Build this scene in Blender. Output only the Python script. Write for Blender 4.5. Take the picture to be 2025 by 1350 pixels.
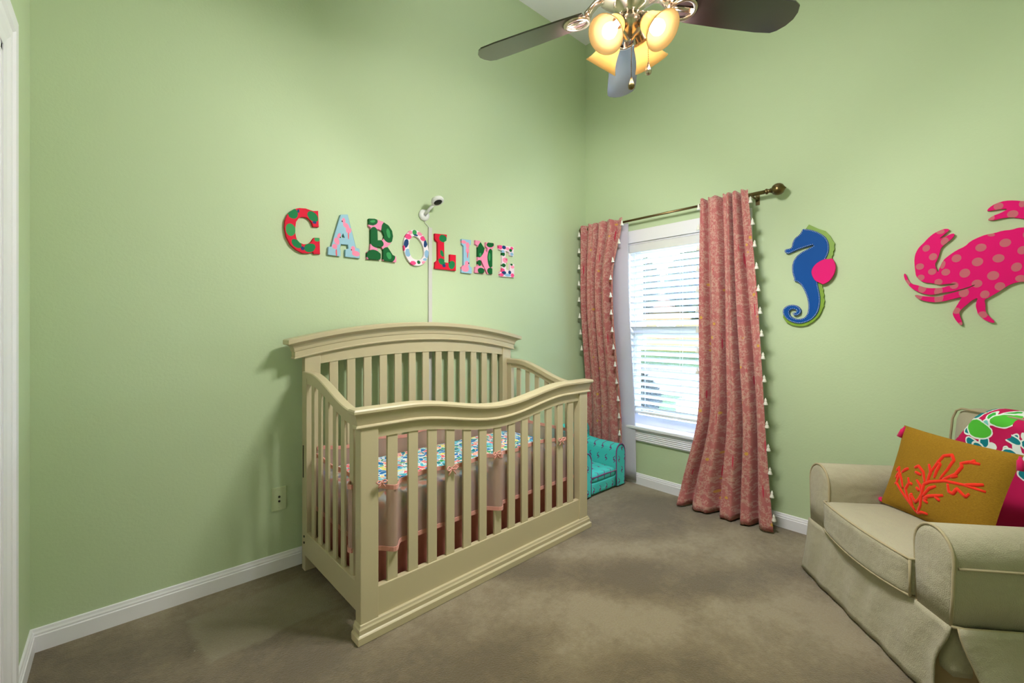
import bpy, math, random
from math import sin, cos, pi, radians as R, sqrt
from mathutils import Vector, Matrix
from mathutils.geometry import tessellate_polygon

for o in list(bpy.data.objects): bpy.data.objects.remove(o, do_unlink=True)
SC = bpy.context.scene
COL = SC.collection
random.seed(7)

# ------------------------------------------------------------------ camera
cam_d = bpy.data.cameras.new('camera'); cam = bpy.data.objects.new('camera', cam_d); COL.objects.link(cam)
cam.location = (0, 0, 1.2); cam.rotation_euler = (R(90), 0, R(-41.684))
cam_d.sensor_width = 36; cam_d.lens = 866 / 2025 * 36; cam_d.shift_y = -25 / 2025
cam_d.clip_start = .02; cam_d.clip_end = 200
SC.camera = cam

# ------------------------------------------------------------------ sky, sun, exposure
W = bpy.data.worlds.new('world'); SC.world = W; W.use_nodes = True
wn = W.node_tree; wn.nodes.clear()
sky = wn.nodes.new('ShaderNodeTexSky'); sky.sky_type = 'NISHITA'; sky.sun_disc = False
sky.sun_elevation = R(48); sky.sun_rotation = R(-110); sky.air_density = 1.0; sky.dust_density = 2.5
bg = wn.nodes.new('ShaderNodeBackground'); bg.inputs['Strength'].default_value = 5.0
wo = wn.nodes.new('ShaderNodeOutputWorld')
wn.links.new(sky.outputs[0], bg.inputs[0]); wn.links.new(bg.outputs[0], wo.inputs[0])
sun_d = bpy.data.lights.new('sun', 'SUN'); sun = bpy.data.objects.new('sun', sun_d); COL.objects.link(sun)
sun_d.energy = 1.5; sun_d.angle = R(1); sun_d.color = (1, .95, .87)
sun.location = (-6, -4, 12); sun.rotation_euler = Vector((.62, .45, -.85)).to_track_quat('-Z', 'Y').to_euler()
LAMP_WATT = 20.8
CEILING_FILL_WATT = 15  # extra upward spots added over the shades to lift the ceiling
LAMP_COLOR = (1.0, .975, .96)
BULB_GLOW = 5.0
SC.view_settings.view_transform = 'Standard'; SC.view_settings.look = 'None'
SC.view_settings.gamma = 1; SC.view_settings.use_curve_mapping = False
SC.view_settings.exposure = 1.0

# ------------------------------------------------------------------ room numbers (metres)
XR, XL, YB, YF, ZC = 2.99, -.255, 2.40, -.85, 3.645
WY0, WY1, WZ0, WZ1 = 1.12, 1.985, .45, 1.87        # window opening in wall_right
DY0, DY1, DZ = 1.06, 1.87, 2.0                     # door opening in wall_left

# ---- outlines of the flat wall decorations, metres in the plane of their wall, about their own centres
ART = {
 'letter_C': {'c':(0.69,1.7027),'p':[[(0.0505,0.1084),(0.0745,0.1127),(0.0784,0.0301),(0.052,0.0276),(0.0461,0.0453),(0.0343,0.0621),(0.0167,0.07),(-0.0036,0.0696),(-0.0208,0.0591),(-0.0321,0.0389),(-0.0364,0.0109),(-0.0358,-0.0195),(-0.0293,-0.049),(-0.0151,-0.0654),(0.0051,-0.0705),(0.0284,-0.0644),(0.0431,-0.0516),(0.055,-0.0297),(0.082,-0.0276),(0.085,-0.1107),(0.055,-0.1125),(0.0505,-0.1036),(0.0284,-0.1124),(-0.0007,-0.1142),(-0.0293,-0.1038),(-0.0574,-0.08),(-0.0768,-0.0434),(-0.085,0.0004),(-0.0823,0.0398),(-0.0685,0.0752),(-0.0434,0.1008),(-0.0179,0.1115),(0.0138,0.1142),(0.0402,0.1097)]],'b':[(-0.0462,0.0791,0.024,0.0273,0,'g'),(0.049,0.0801,0.0299,0.0218,-40,'g'),(-0.0574,-0.0045,0.0224,0.0317,0,'G'),(-0.0293,-0.0703,0.0271,0.0183,-35,'g'),(0.0343,-0.0838,0.0297,0.0217,25,'g'),(0.0699,-0.0355,0.0136,0.0125,0,'G'),(-0.0208,0.0957,0.0051,0.0092,0,'n'),(0.058,0.0504,0.009,0.0069,0,'n'),(-0.0007,-0.0912,0.0087,0.0092,0,'n')]},
 'letter_A': {'c':(0.9019,1.7081),'p':[[(-0.019,0.1089),(0.0184,0.1154),(0.0283,0.0776),(0.0651,-0.0594),(0.0838,-0.0638),(0.0855,-0.1154),(0.0069,-0.114),(0.0069,-0.0764),(0.0234,-0.0678),(0.0201,-0.0485),(-0.0174,-0.05),(-0.0239,-0.0768),(-0.0206,-0.0829),(-0.0206,-0.1154),(-0.0855,-0.1146),(-0.0839,-0.0729),(-0.0683,-0.0694),(-0.0494,0.0038)],[(-0.0061,0.0101),(0.0037,-0.013),(-0.0158,-0.0141)]],'b':[(-0.0028,0.0791,0.0098,0.0147,0,'p'),(0.0102,0.055,0.0181,0.0131,-35,'p'),(0.0234,0.0308,0.0149,0.0164,0,'p'),(0.0234,0.0012,0.0033,0.0197,0,'r'),(-0.0287,-0.0061,0.009,0.0146,-20,'p'),(-0.0399,-0.0368,0.0128,0.0194,15,'p'),(-0.051,-0.0672,0.0143,0.0129,0,'p'),(-0.0415,-0.0983,0.0045,0.0194,0,'r'),(0.0483,-0.0681,0.0117,0.0165,0,'p'),(0.0651,-0.0926,0.0221,0.015,0,'p'),(-0.011,0.0745,0.0032,0.0039,0,'k'),(-0.0206,-0.0131,0.0032,0.0032,0,'k'),(0.0399,-0.074,0.0033,0.0033,0,'k')]},
 'letter_R': {'c':(1.1193,1.7097),'p':[[(-0.0783,0.1126),(-0.0446,0.1165),(0.0062,0.1076),(0.0396,0.092),(0.0621,0.0639),(0.0678,0.033),(0.0621,0.004),(0.0433,-0.023),(0.0321,-0.0314),(0.0659,-0.0765),(0.0869,-0.0848),(0.0888,-0.1165),(0.0062,-0.1144),(0.008,-0.0552),(-0.0012,-0.039),(-0.023,-0.0383),(-0.0302,-0.0495),(-0.0266,-0.0662),(-0.0085,-0.0779),(-0.0085,-0.1125),(-0.0888,-0.1158),(-0.0888,-0.0769),(-0.073,-0.0683),(-0.0677,-0.0268),(-0.0677,0.065),(-0.0801,0.0716)],[(-0.0266,0.0627),(0.0025,0.055),(0.0135,0.0288),(0.0062,0.0035),(-0.0248,-0.0024)]],'b':[(-0.0589,0.0988,0.0341,0.0211,15,'d'),(-0.0482,0.0201,0.027,0.0513,0,'d'),(-0.0302,-0.0186,0.0401,0.0275,0,'d'),(0.0358,0.053,0.0396,0.0612,8,'d'),(-0.0482,-0.0927,0.0434,0.0325,0,'d'),(0.0396,-0.0795,0.0435,0.0455,20,'d'),(-0.0553,0.1011,0.0161,0.0075,15,'G'),(0.0396,0.0465,0.0113,0.028,10,'G'),(0.0433,-0.0826,0.0151,0.021,20,'G')]},
 'letter_O': {'c':(1.3418,1.6943),'p':[[(-0.0122,0.1101),(0.0248,0.1012),(0.0531,0.0761),(0.0769,0.0332),(0.0866,-0.0119),(0.0817,-0.0461),(0.0626,-0.0817),(0.0342,-0.1033),(0.0062,-0.1101),(-0.0259,-0.1071),(-0.0531,-0.0853),(-0.0755,-0.0511),(-0.0866,0.0001),(-0.0843,0.0407),(-0.0666,0.0756),(-0.0441,0.0992)],[(-0.0122,0.0711),(0.0109,0.0661),(0.0319,0.044),(0.0484,0.0128),(0.054,-0.0241),(0.0484,-0.054),(0.0248,-0.071),(-0.003,-0.0739),(-0.0305,-0.0645),(-0.0464,-0.0357),(-0.0531,0.0043),(-0.0464,0.0377),(-0.0305,0.0624)]],'b':[(-0.0122,0.0916,0.0147,0.0164,0,'G'),(-0.0688,0.0185,0.0157,0.0264,-15,'n'),(0.065,0.0379,0.0134,0.0293,-15,'n'),(-0.0554,0.0609,0.0226,0.0163,0,'h'),(0.046,0.0626,0.019,0.0146,0,'h'),(-0.0418,0.0873,0.0136,0.0122,0,'p'),(0.0248,0.0887,0.0188,0.0124,0,'p'),(-0.0576,-0.0369,0.018,0.0244,0,'b'),(0.0722,-0.0304,0.0168,0.0252,0,'b'),(-0.0214,-0.0943,0.0184,0.0123,0,'h'),(0.0155,-0.0865,0.0117,0.0116,0,'d'),(0.0531,-0.0869,0.0167,0.0104,0,'p'),(-0.0843,-0.0118,0.0089,0.0162,0,'h'),(0.0602,-0.0652,0.0143,0.0092,0,'b'),(-0.003,0.0765,0.0139,0.0058,0,'n')]},
 'letter_L': {'c':(1.5514,1.6923),'p':[[(-0.0792,0.1081),(0.0088,0.1121),(0.0062,0.0748),(-0.0117,0.0638),(-0.0091,-0.0658),(0.032,-0.0682),(0.0346,-0.0111),(0.0792,-0.0105),(0.0792,-0.1121),(-0.0792,-0.1112),(-0.0767,-0.0726),(-0.0569,-0.0578),(-0.0594,0.0575),(-0.0792,0.0719)]],'b':[(-0.0193,0.0844,0.028,0.0238,0,'g'),(-0.0269,-0.0115,0.0127,0.0216,25,'g'),(-0.0269,-0.0633,0.0279,0.0194,-20,'g'),(0.0476,-0.0776,0.0237,0.0285,-30,'g'),(-0.0117,-0.0877,0.0127,0.0108,0,'n')]},
 'letter_I': {'c':(1.7176,1.6842),'p':[[(-0.0414,0.1098),(0.0358,0.1113),(0.033,0.0814),(0.019,0.0705),(0.0246,-0.0648),(0.0414,-0.0723),(0.0414,-0.111),(-0.0414,-0.1113),(-0.0414,-0.0755),(-0.0251,-0.0628),(-0.0251,0.065),(-0.0387,0.0745)]],'b':[(-0.0224,0.0922,0.0192,0.0112,0,'p'),(0.0079,0.0736,0.0156,0.0203,0,'p'),(0.0079,0.0375,0.0156,0.0181,0,'p'),(0.0079,0.0104,0.0044,0.0226,0,'r'),(0.0024,-0.0489,0.0166,0.018,0,'p'),(-0.0114,-0.0817,0.0304,0.0225,0,'p'),(0.0162,-0.0452,0.005,0.0045,0,'k')]},
 'letter_N': {'c':(1.87,1.6915),'p':[[(-0.0799,0.1089),(-0.0425,0.1093),(0.0222,0.0359),(0.0252,0.0691),(0.0103,0.0766),(0.0103,0.107),(0.0827,0.1093),(0.0827,0.0832),(0.0674,0.0719),(0.0674,-0.108),(0.0252,-0.1092),(-0.0338,-0.0169),(-0.0308,-0.0629),(-0.0045,-0.0697),(-0.0045,-0.1093),(-0.0827,-0.109),(-0.0799,-0.0721),(-0.0598,-0.0633),(-0.0598,0.0771),(-0.0799,0.0837)]],'b':[(-0.0338,0.0526,0.0293,0.0602,-22,'d'),(0.0493,0.0956,0.0334,0.0189,10,'d'),(0.0523,0.0016,0.0274,0.0661,0,'d'),(-0.0454,-0.0412,0.0174,0.0208,0,'d'),(-0.0308,-0.093,0.0293,0.0209,0,'d'),(0.0493,-0.0883,0.0273,0.0236,0,'d'),(0.0432,0.01,0.0084,0.0283,0,'G'),(-0.0367,0.0152,0.0093,0.0139,0,'G')]},
 'letter_E': {'c':(2.07,1.6863),'p':[[(-0.074,0.1082),(0.0674,0.1113),(0.0674,0.0447),(0.0312,0.0456),(0.0247,0.0693),(-0.0076,0.0753),(-0.0108,0.0215),(0.0053,0.0208),(0.0085,-0.0057),(-0.0076,-0.0098),(-0.0044,-0.0606),(0.0312,-0.0647),(0.0345,-0.0129),(0.074,-0.014),(0.074,-0.1104),(-0.0615,-0.1113),(-0.0647,-0.0804),(-0.0426,-0.0688),(-0.0426,0.0712),(-0.0709,0.0774)]],'b':[(-0.0584,0.0958,0.0189,0.0168,0,'h'),(-0.0236,0.0976,0.0179,0.0136,0,'n'),(0.0118,0.0922,0.0195,0.0107,0,'p'),(0.0509,0.0995,0.0145,0.0108,0,'h'),(0.0391,0.0833,0.0144,0.0108,0,'d'),(0.0509,0.0576,0.0158,0.0118,0,'b'),(-0.0299,0.0485,0.016,0.0136,0,'d'),(-0.0331,0.0674,0.0159,0.0097,0,'b'),(-0.0076,0.0072,0.0291,0.0194,0,'p'),(0.0021,0.0131,0.0129,0.0088,0,'h'),(-0.0255,-0.031,0.0179,0.0145,0,'d'),(-0.0395,-0.0685,0.0229,0.0164,0,'h'),(-0.0236,-0.0841,0.0205,0.0126,0,'n'),(0.0312,-0.077,0.0144,0.0137,0,'n'),(0.0575,-0.0353,0.0185,0.0108,0,'p'),(0.0476,-0.019,0.0119,0.0079,0,'d'),(0.0118,-0.0982,0.0293,0.0107,0,'b'),(0.0575,-0.0969,0.0165,0.0138,0,'h'),(-0.0458,-0.1004,0.019,0.0121,0,'h')]},
 'seahorse_body': {'c':(-0.7698,1.5059),'p':[[(-0.0138,0.2758),(0.0078,0.2737),(0.0376,0.2621),(0.0711,0.2417),(0.0978,0.2154),(0.1119,0.1864),(0.116,0.1566),(0.114,0.1277),(0.1059,0.1044),(0.0978,0.0883),(0.0875,0.0527),(0.0752,0.0147),(0.0648,-0.0238),(0.0607,-0.0457),(0.0669,-0.0783),(0.0731,-0.1132),(0.0744,-0.1526),(0.069,-0.1918),(0.0586,-0.2212),(0.0376,-0.248),(0.0078,-0.2676),(-0.0269,-0.2758),(-0.0624,-0.2683),(-0.0894,-0.2525),(-0.1077,-0.2299),(-0.116,-0.2064),(-0.1123,-0.1857),(-0.094,-0.1682),(-0.0668,-0.1616),(-0.0423,-0.1677),(-0.0247,-0.1836),(-0.0191,-0.2015),(-0.0247,-0.2165),(-0.0379,-0.2264),(-0.0534,-0.2275),(-0.0633,-0.2191),(-0.0601,-0.2105),(-0.0468,-0.2098),(-0.0419,-0.2008),(-0.049,-0.1904),(-0.0646,-0.1873),(-0.0781,-0.1946),(-0.0826,-0.2099),(-0.0736,-0.2307),(-0.0557,-0.2439),(-0.0313,-0.2494),(-0.0051,-0.2422),(0.0099,-0.225),(0.0164,-0.1951),(0.0172,-0.165),(0.0121,-0.1297),(0.0013,-0.094),(-0.0138,-0.0577),(-0.0291,-0.0363),(-0.0446,-0.0249),(-0.0579,-0.0227),(-0.0525,-0.0114),(-0.0601,0.0071),(-0.0655,0.0384),(-0.0655,0.0692),(-0.0579,0.099),(-0.0423,0.1227),(-0.0225,0.1395),(0.0035,0.1532),(0.027,0.1641),(0.0427,0.1738),(0.0393,0.1783),(0.0078,0.1717),(-0.0269,0.1639),(-0.0579,0.1528),(-0.0849,0.1409),(-0.1022,0.1498),(-0.1068,0.1628),(-0.0985,0.1711),(-0.0781,0.1709),(-0.0668,0.1796),(-0.0646,0.2024),(-0.0534,0.2288),(-0.0291,0.2454),(-0.0182,0.2614)]]},
 'seahorse_green': {'c':(-0.7698,1.5059),'p':[[(0.0035,0.2769),(0.0185,0.2979),(0.0376,0.2845),(0.0669,0.2646),(0.0978,0.2472),(0.12,0.2168),(0.134,0.1855),(0.1368,0.1585),(0.1336,0.1251),(0.1268,0.1018),(0.12,0.0832),(0.1039,0.051),(0.0875,0.0135),(0.0773,-0.0249),(0.0752,-0.0493),(0.0814,-0.0694),(0.0855,-0.0943),(0.0892,-0.1288),(0.0892,-0.1631),(0.0801,-0.202),(0.0669,-0.2337),(0.0376,-0.2664),(0.0078,-0.2852),(-0.0269,-0.291),(-0.0668,-0.2847),(-0.0963,-0.2664),(-0.1146,-0.2376),(-0.1123,-0.2169),(-0.0894,-0.2329),(-0.049,-0.2567),(-0.0051,-0.2548),(0.0376,-0.2206),(0.0544,-0.1715),(0.0502,-0.1119),(0.0376,-0.0415),(0.046,0.0175),(0.0711,0.0841),(0.0957,0.1399),(0.0875,0.1998),(0.0502,0.2451)]]},
 'seahorse_fin': {'c':(-0.7698,1.5059),'p':[[(0.0957,0.0871),(0.116,0.0851),(0.132,0.0876),(0.1439,0.0659),(0.1487,0.0365),(0.1428,0.0034),(0.1288,-0.0253),(0.1087,-0.0456),(0.0875,-0.0537),(0.0731,-0.0428),(0.0544,-0.0329),(0.0397,-0.0068),(0.0334,0.0212),(0.0397,0.0429),(0.0544,0.0637),(0.0752,0.0786)]]},
 'crab': {'c':(0.0379,1.4957),'p':[[(-0.2128,0.1838),(-0.2212,0.1876),(-0.2347,0.1875),(-0.2551,0.179),(-0.2724,0.1675),(-0.2899,0.1486),(-0.304,0.1289),(-0.3183,0.1139),(-0.3309,0.0887),(-0.337,0.0576),(-0.3363,0.0232),(-0.3334,-0.0065),(-0.3309,-0.0313),(-0.3183,-0.0519),(-0.2969,-0.0672),(-0.2724,-0.0701),(-0.2483,-0.0815),(-0.2212,-0.0779),(-0.1913,-0.0792),(-0.1897,-0.084),(-0.2145,-0.0878),(-0.2347,-0.0958),(-0.2655,-0.097),(-0.2934,-0.0927),(-0.3219,-0.0785),(-0.3472,-0.0692),(-0.3601,-0.0484),(-0.3693,-0.0179),(-0.3749,-0.0134),(-0.3768,-0.0272),(-0.3712,-0.05),(-0.3582,-0.0758),(-0.3399,-0.0992),(-0.3111,-0.1182),(-0.2793,-0.1283),(-0.2551,-0.1263),(-0.2381,-0.1202),(-0.2079,-0.1174),(-0.175,-0.1079),(-0.1493,-0.099),(-0.1288,-0.0891),(-0.1266,-0.092),(-0.1493,-0.105),(-0.1815,-0.1167),(-0.2079,-0.1244),(-0.2347,-0.1346),(-0.2551,-0.1407),(-0.2828,-0.1367),(-0.3075,-0.133),(-0.3309,-0.1243),(-0.3363,-0.1299),(-0.3219,-0.1468),(-0.2934,-0.1603),(-0.2586,-0.1667),(-0.2279,-0.161),(-0.2012,-0.1529),(-0.1686,-0.143),(-0.175,-0.1566),(-0.1864,-0.1839),(-0.1996,-0.2115),(-0.2012,-0.2255),(-0.1946,-0.2467),(-0.1815,-0.2702),(-0.175,-0.2795),(-0.1669,-0.2749),(-0.1718,-0.254),(-0.1767,-0.2331),(-0.1789,-0.2168),(-0.1686,-0.1985),(-0.1525,-0.1807),(-0.1366,-0.1608),(-0.1178,-0.1503),(-0.1225,-0.1683),(-0.1256,-0.1886),(-0.121,-0.2116),(-0.1178,-0.2276),(-0.1054,-0.246),(-0.0871,-0.262),(-0.0689,-0.2698),(-0.065,-0.2623),(-0.078,-0.2442),(-0.0886,-0.2283),(-0.0947,-0.2101),(-0.0938,-0.1876),(-0.0978,-0.1604),(-0.084,-0.1521),(-0.0629,-0.1354),(-0.0392,-0.1148),(-0.0217,-0.0984),(-0.0016,-0.0891),(0.0216,-0.0866),(0.0914,-0.0922),(0.113,-0.0981),(0.1311,-0.1099),(0.1464,-0.1274),(0.1666,-0.1492),(0.184,-0.1664),(0.195,-0.175),(0.1918,-0.199),(0.1926,-0.2192),(0.1877,-0.2352),(0.179,-0.2491),(0.1683,-0.2652),(0.1716,-0.2722),(0.1864,-0.2654),(0.2011,-0.2516),(0.2108,-0.2358),(0.2132,-0.2218),(0.2168,-0.202),(0.2144,-0.184),(0.2108,-0.1678),(0.2251,-0.1785),(0.237,-0.1969),(0.2487,-0.2131),(0.2562,-0.229),(0.2545,-0.2427),(0.251,-0.2603),(0.2475,-0.278),(0.2534,-0.282),(0.258,-0.2742),(0.2672,-0.2547),(0.2718,-0.2373),(0.2707,-0.2255),(0.2615,-0.2018),(0.2534,-0.1779),(0.2487,-0.1659),(0.2649,-0.1668),(0.299,-0.184),(0.3385,-0.1897),(0.3578,-0.1681),(0.3385,-0.1689),(0.3034,-0.1612),(0.2672,-0.1396),(0.258,-0.1311),(0.299,-0.1552),(0.3385,-0.1575),(0.3642,-0.1273),(0.3768,-0.0873),(0.3684,-0.0902),(0.3557,-0.1191),(0.3255,-0.132),(0.2922,-0.1277),(0.2649,-0.1082),(0.2695,-0.0812),(0.2649,-0.0417),(0.2718,0.0121),(0.2672,0.0751),(0.2464,0.1454),(0.2059,0.197),(0.1515,0.2327),(0.0839,0.2577),(0.0216,0.267),(-0.0045,0.277),(-0.0334,0.282),(-0.057,0.2773),(-0.075,0.2678),(-0.0886,0.2526),(-0.0877,0.2457),(-0.0689,0.2464),(-0.0422,0.2477),(-0.0246,0.2432),(-0.0481,0.2289),(-0.0689,0.2219),(-0.0855,0.2094),(-0.0855,0.2035),(-0.0689,0.2005),(-0.0422,0.2057),(-0.0131,0.2046),(0.0216,0.1894),(0.0839,0.1714),(0.1414,0.1361),(0.1766,0.0976),(0.1938,0.0545),(0.1864,0.0596),(0.1691,0.0845),(0.149,0.1061),(0.1104,0.127),(0.0705,0.1409),(0.0433,0.1481),(0.0216,0.1519),(0.0041,0.1536),(-0.0131,0.1478),(-0.0422,0.1483),(-0.0659,0.1411),(-0.0932,0.1388),(-0.1178,0.1291),(-0.143,0.1147),(-0.1589,0.094),(-0.1881,0.0794),(-0.2145,0.0571),(-0.2347,0.0359),(-0.2483,-0.0054),(-0.251,-0.0203),(-0.2551,-0.0118),(-0.263,0.0201),(-0.2568,0.0337),(-0.2483,0.0613),(-0.2432,0.0892),(-0.2381,0.1027),(-0.2145,0.1253),(-0.1963,0.1459),(-0.194,0.161),(-0.2079,0.1604),(-0.2279,0.1485),(-0.2483,0.1422),(-0.2347,0.1567),(-0.2145,0.177)]],'b':[(-0.2934,0.1032,0.0133,0.0164,-12),(-0.2689,0.0581,0.0145,0.0173,-12),(-0.3165,0.0152,0.015,0.0156,-12),(-0.2724,-0.0149,0.0145,0.0154,-12),(-0.3129,-0.0402,0.0135,0.0146,-12),(-0.25,-0.0671,0.0143,0.0143,-12),(-0.2246,-0.0219,0.015,0.0161,-12),(-0.1881,0.0407,0.0163,0.0186,-12),(-0.2347,0.0146,0.0084,0.0189,-12),(-0.1605,-0.0327,0.0175,0.0208,-12),(-0.1194,0.0157,0.018,0.02,-12),(-0.1085,0.081,0.0175,0.0181,-12),(-0.0334,0.0918,0.0174,0.0185,-12),(-0.054,0.0247,0.0183,0.0186,-12),(-0.0704,-0.0524,0.0185,0.0205,-12),(-0.0002,-0.0209,0.0156,0.02,-12),(0.0168,0.052,0.0145,0.0181,-12),(-0.121,-0.0851,0.017,0.0182,-12),(-0.0496,-0.103,0.0162,0.0186,-12),(-0.0962,-0.1366,0.0146,0.018,-12),(-0.1637,-0.1248,0.0166,0.0208,-12),(-0.1963,-0.0877,0.0147,0.0164,-12),(0.0126,-0.0729,0.0168,0.0156,-12),(-0.0116,0.2174,0.0166,0.0166,-12),(-0.25,-0.1124,0.0143,0.0214,-12),(-0.3075,-0.0941,0.0149,0.0219,-12),(-0.3627,-0.0606,0.011,0.0149,-12),(-0.2483,-0.1458,0.0153,0.0262,-12),(-0.3236,-0.1345,0.0161,0.0171,-12),(-0.1881,-0.2095,0.0147,0.0149,-12),(-0.1024,-0.2302,0.0153,0.0154,-12),(-0.1734,-0.2725,0.0081,0.0083,-12),(-0.2279,0.1273,0.0134,0.0189,-12),(-0.2432,0.1771,0.0152,0.0119,-12),(-0.0765,0.1347,0.012,0.0072,-12),(-0.054,0.2612,0.0148,0.016,-12),(-0.0765,0.2122,0.0114,0.0116,-12),(0.0182,0.2591,0.0112,0.0173,-12),(0.0322,0.1208,0.0138,0.0193,-12),(0.0624,0.0056,0.0162,0.0191,-12),(0.0786,0.0712,0.016,0.019,-12),(0.057,-0.0703,0.0163,0.0191,-12),(0.1104,-0.025,0.0156,0.0187,-12),(0.0999,0.0346,0.0157,0.0188,-12),(0.1362,0.0628,0.0153,0.0185,-12),(0.1566,-0.0055,0.015,0.0184,-12),(0.1362,-0.0814,0.0153,0.0185,-12),(0.1864,-0.0575,0.0147,0.0182,-12),(0.2108,0.0041,0.0144,0.018,-12),(0.2464,-0.0397,0.0139,0.0177,-12),(0.2393,0.0479,0.0129,0.0178,-12),(0.0705,0.2119,0.0161,0.0169,-12),(0.1362,0.1865,0.0153,0.0165,-12),(0.2059,0.1329,0.0144,0.018,-12),(0.2299,-0.1014,0.0141,0.0159,-12)]},
}
CORAL = [[(-0.318,-0.875),(-0.262,-0.653),(-0.276,-0.374),(-0.282,-0.145),(-0.202,-0.045),(0.021,0.092),(0.293,0.139),(0.572,0.138)],[(-0.318,-0.875),(-0.472,-0.688),(-0.66,-0.509),(-0.798,-0.367),(-0.84,-0.392)],[(-0.359,-0.81),(-0.523,-0.574),(-0.585,-0.41),(-0.552,-0.246),(-0.598,-0.129)],[(-0.552,-0.246),(-0.479,-0.251)],[(-0.644,-0.427),(-0.733,-0.218),(-0.823,-0.088),(-0.867,0.043)],[(-0.823,-0.088),(-0.861,-0.255)],[(-0.762,-0.071),(-0.701,0.024),(-0.646,0.078)],[(-0.859,0.006),(-0.897,-0.082)],[(-0.773,-0.1),(-0.808,-0.24),(-0.813,-0.371)],[(-0.276,-0.374),(-0.335,-0.211),(-0.433,-0.109)],[(-0.329,-0.338),(-0.402,-0.281)],[(-0.28,-0.106),(-0.359,0.117),(-0.476,0.215),(-0.537,0.147)],[(-0.377,0.035),(-0.503,0.053)],[(-0.244,-0.083),(-0.238,0.176),(-0.315,0.335)],[(-0.238,0.176),(-0.192,0.394),(-0.144,0.611),(-0.035,0.678),(0.031,0.58),(0.0,0.342),(-0.061,0.095)],[(-0.155,0.07),(-0.151,0.25),(-0.136,0.408),(-0.204,0.467)],[(-0.014,0.108),(0.139,0.302),(0.179,0.491),(0.133,0.581)],[(0.136,0.556),(0.244,0.635),(0.379,0.644)],[(0.248,0.61),(0.295,0.699)],[(0.174,0.286),(0.086,0.211)],[(0.293,0.139),(0.525,0.264)],[(0.075,0.055),(0.131,-0.108),(0.196,-0.116),(0.227,0.02),(0.37,-0.094),(0.399,0.003)],[(-0.253,-0.419),(-0.178,-0.193),(-0.082,-0.089)],[(-0.23,-0.464),(-0.151,-0.365),(0.067,-0.227)],[(-0.063,-0.315),(0.04,-0.375)],[(-0.233,-0.491),(-0.141,-0.529)],[(-0.222,-0.411),(-0.166,-0.472)],[(-0.443,-0.499),(-0.358,-0.63),(-0.3,-0.51),(-0.283,-0.376)],[(-0.318,-0.875),(-0.238,-0.801),(-0.126,-0.781)],[(-0.397,-0.769),(-0.473,-0.508),(-0.432,-0.47)]]
# ------------------------------------------------------------------ helpers
def S(r, g, b):
    f = lambda c: (c / 255 / 12.92) if c / 255 <= .04045 else ((c / 255 + .055) / 1.055) ** 2.4
    return (f(r), f(g), f(b), 1)

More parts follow.
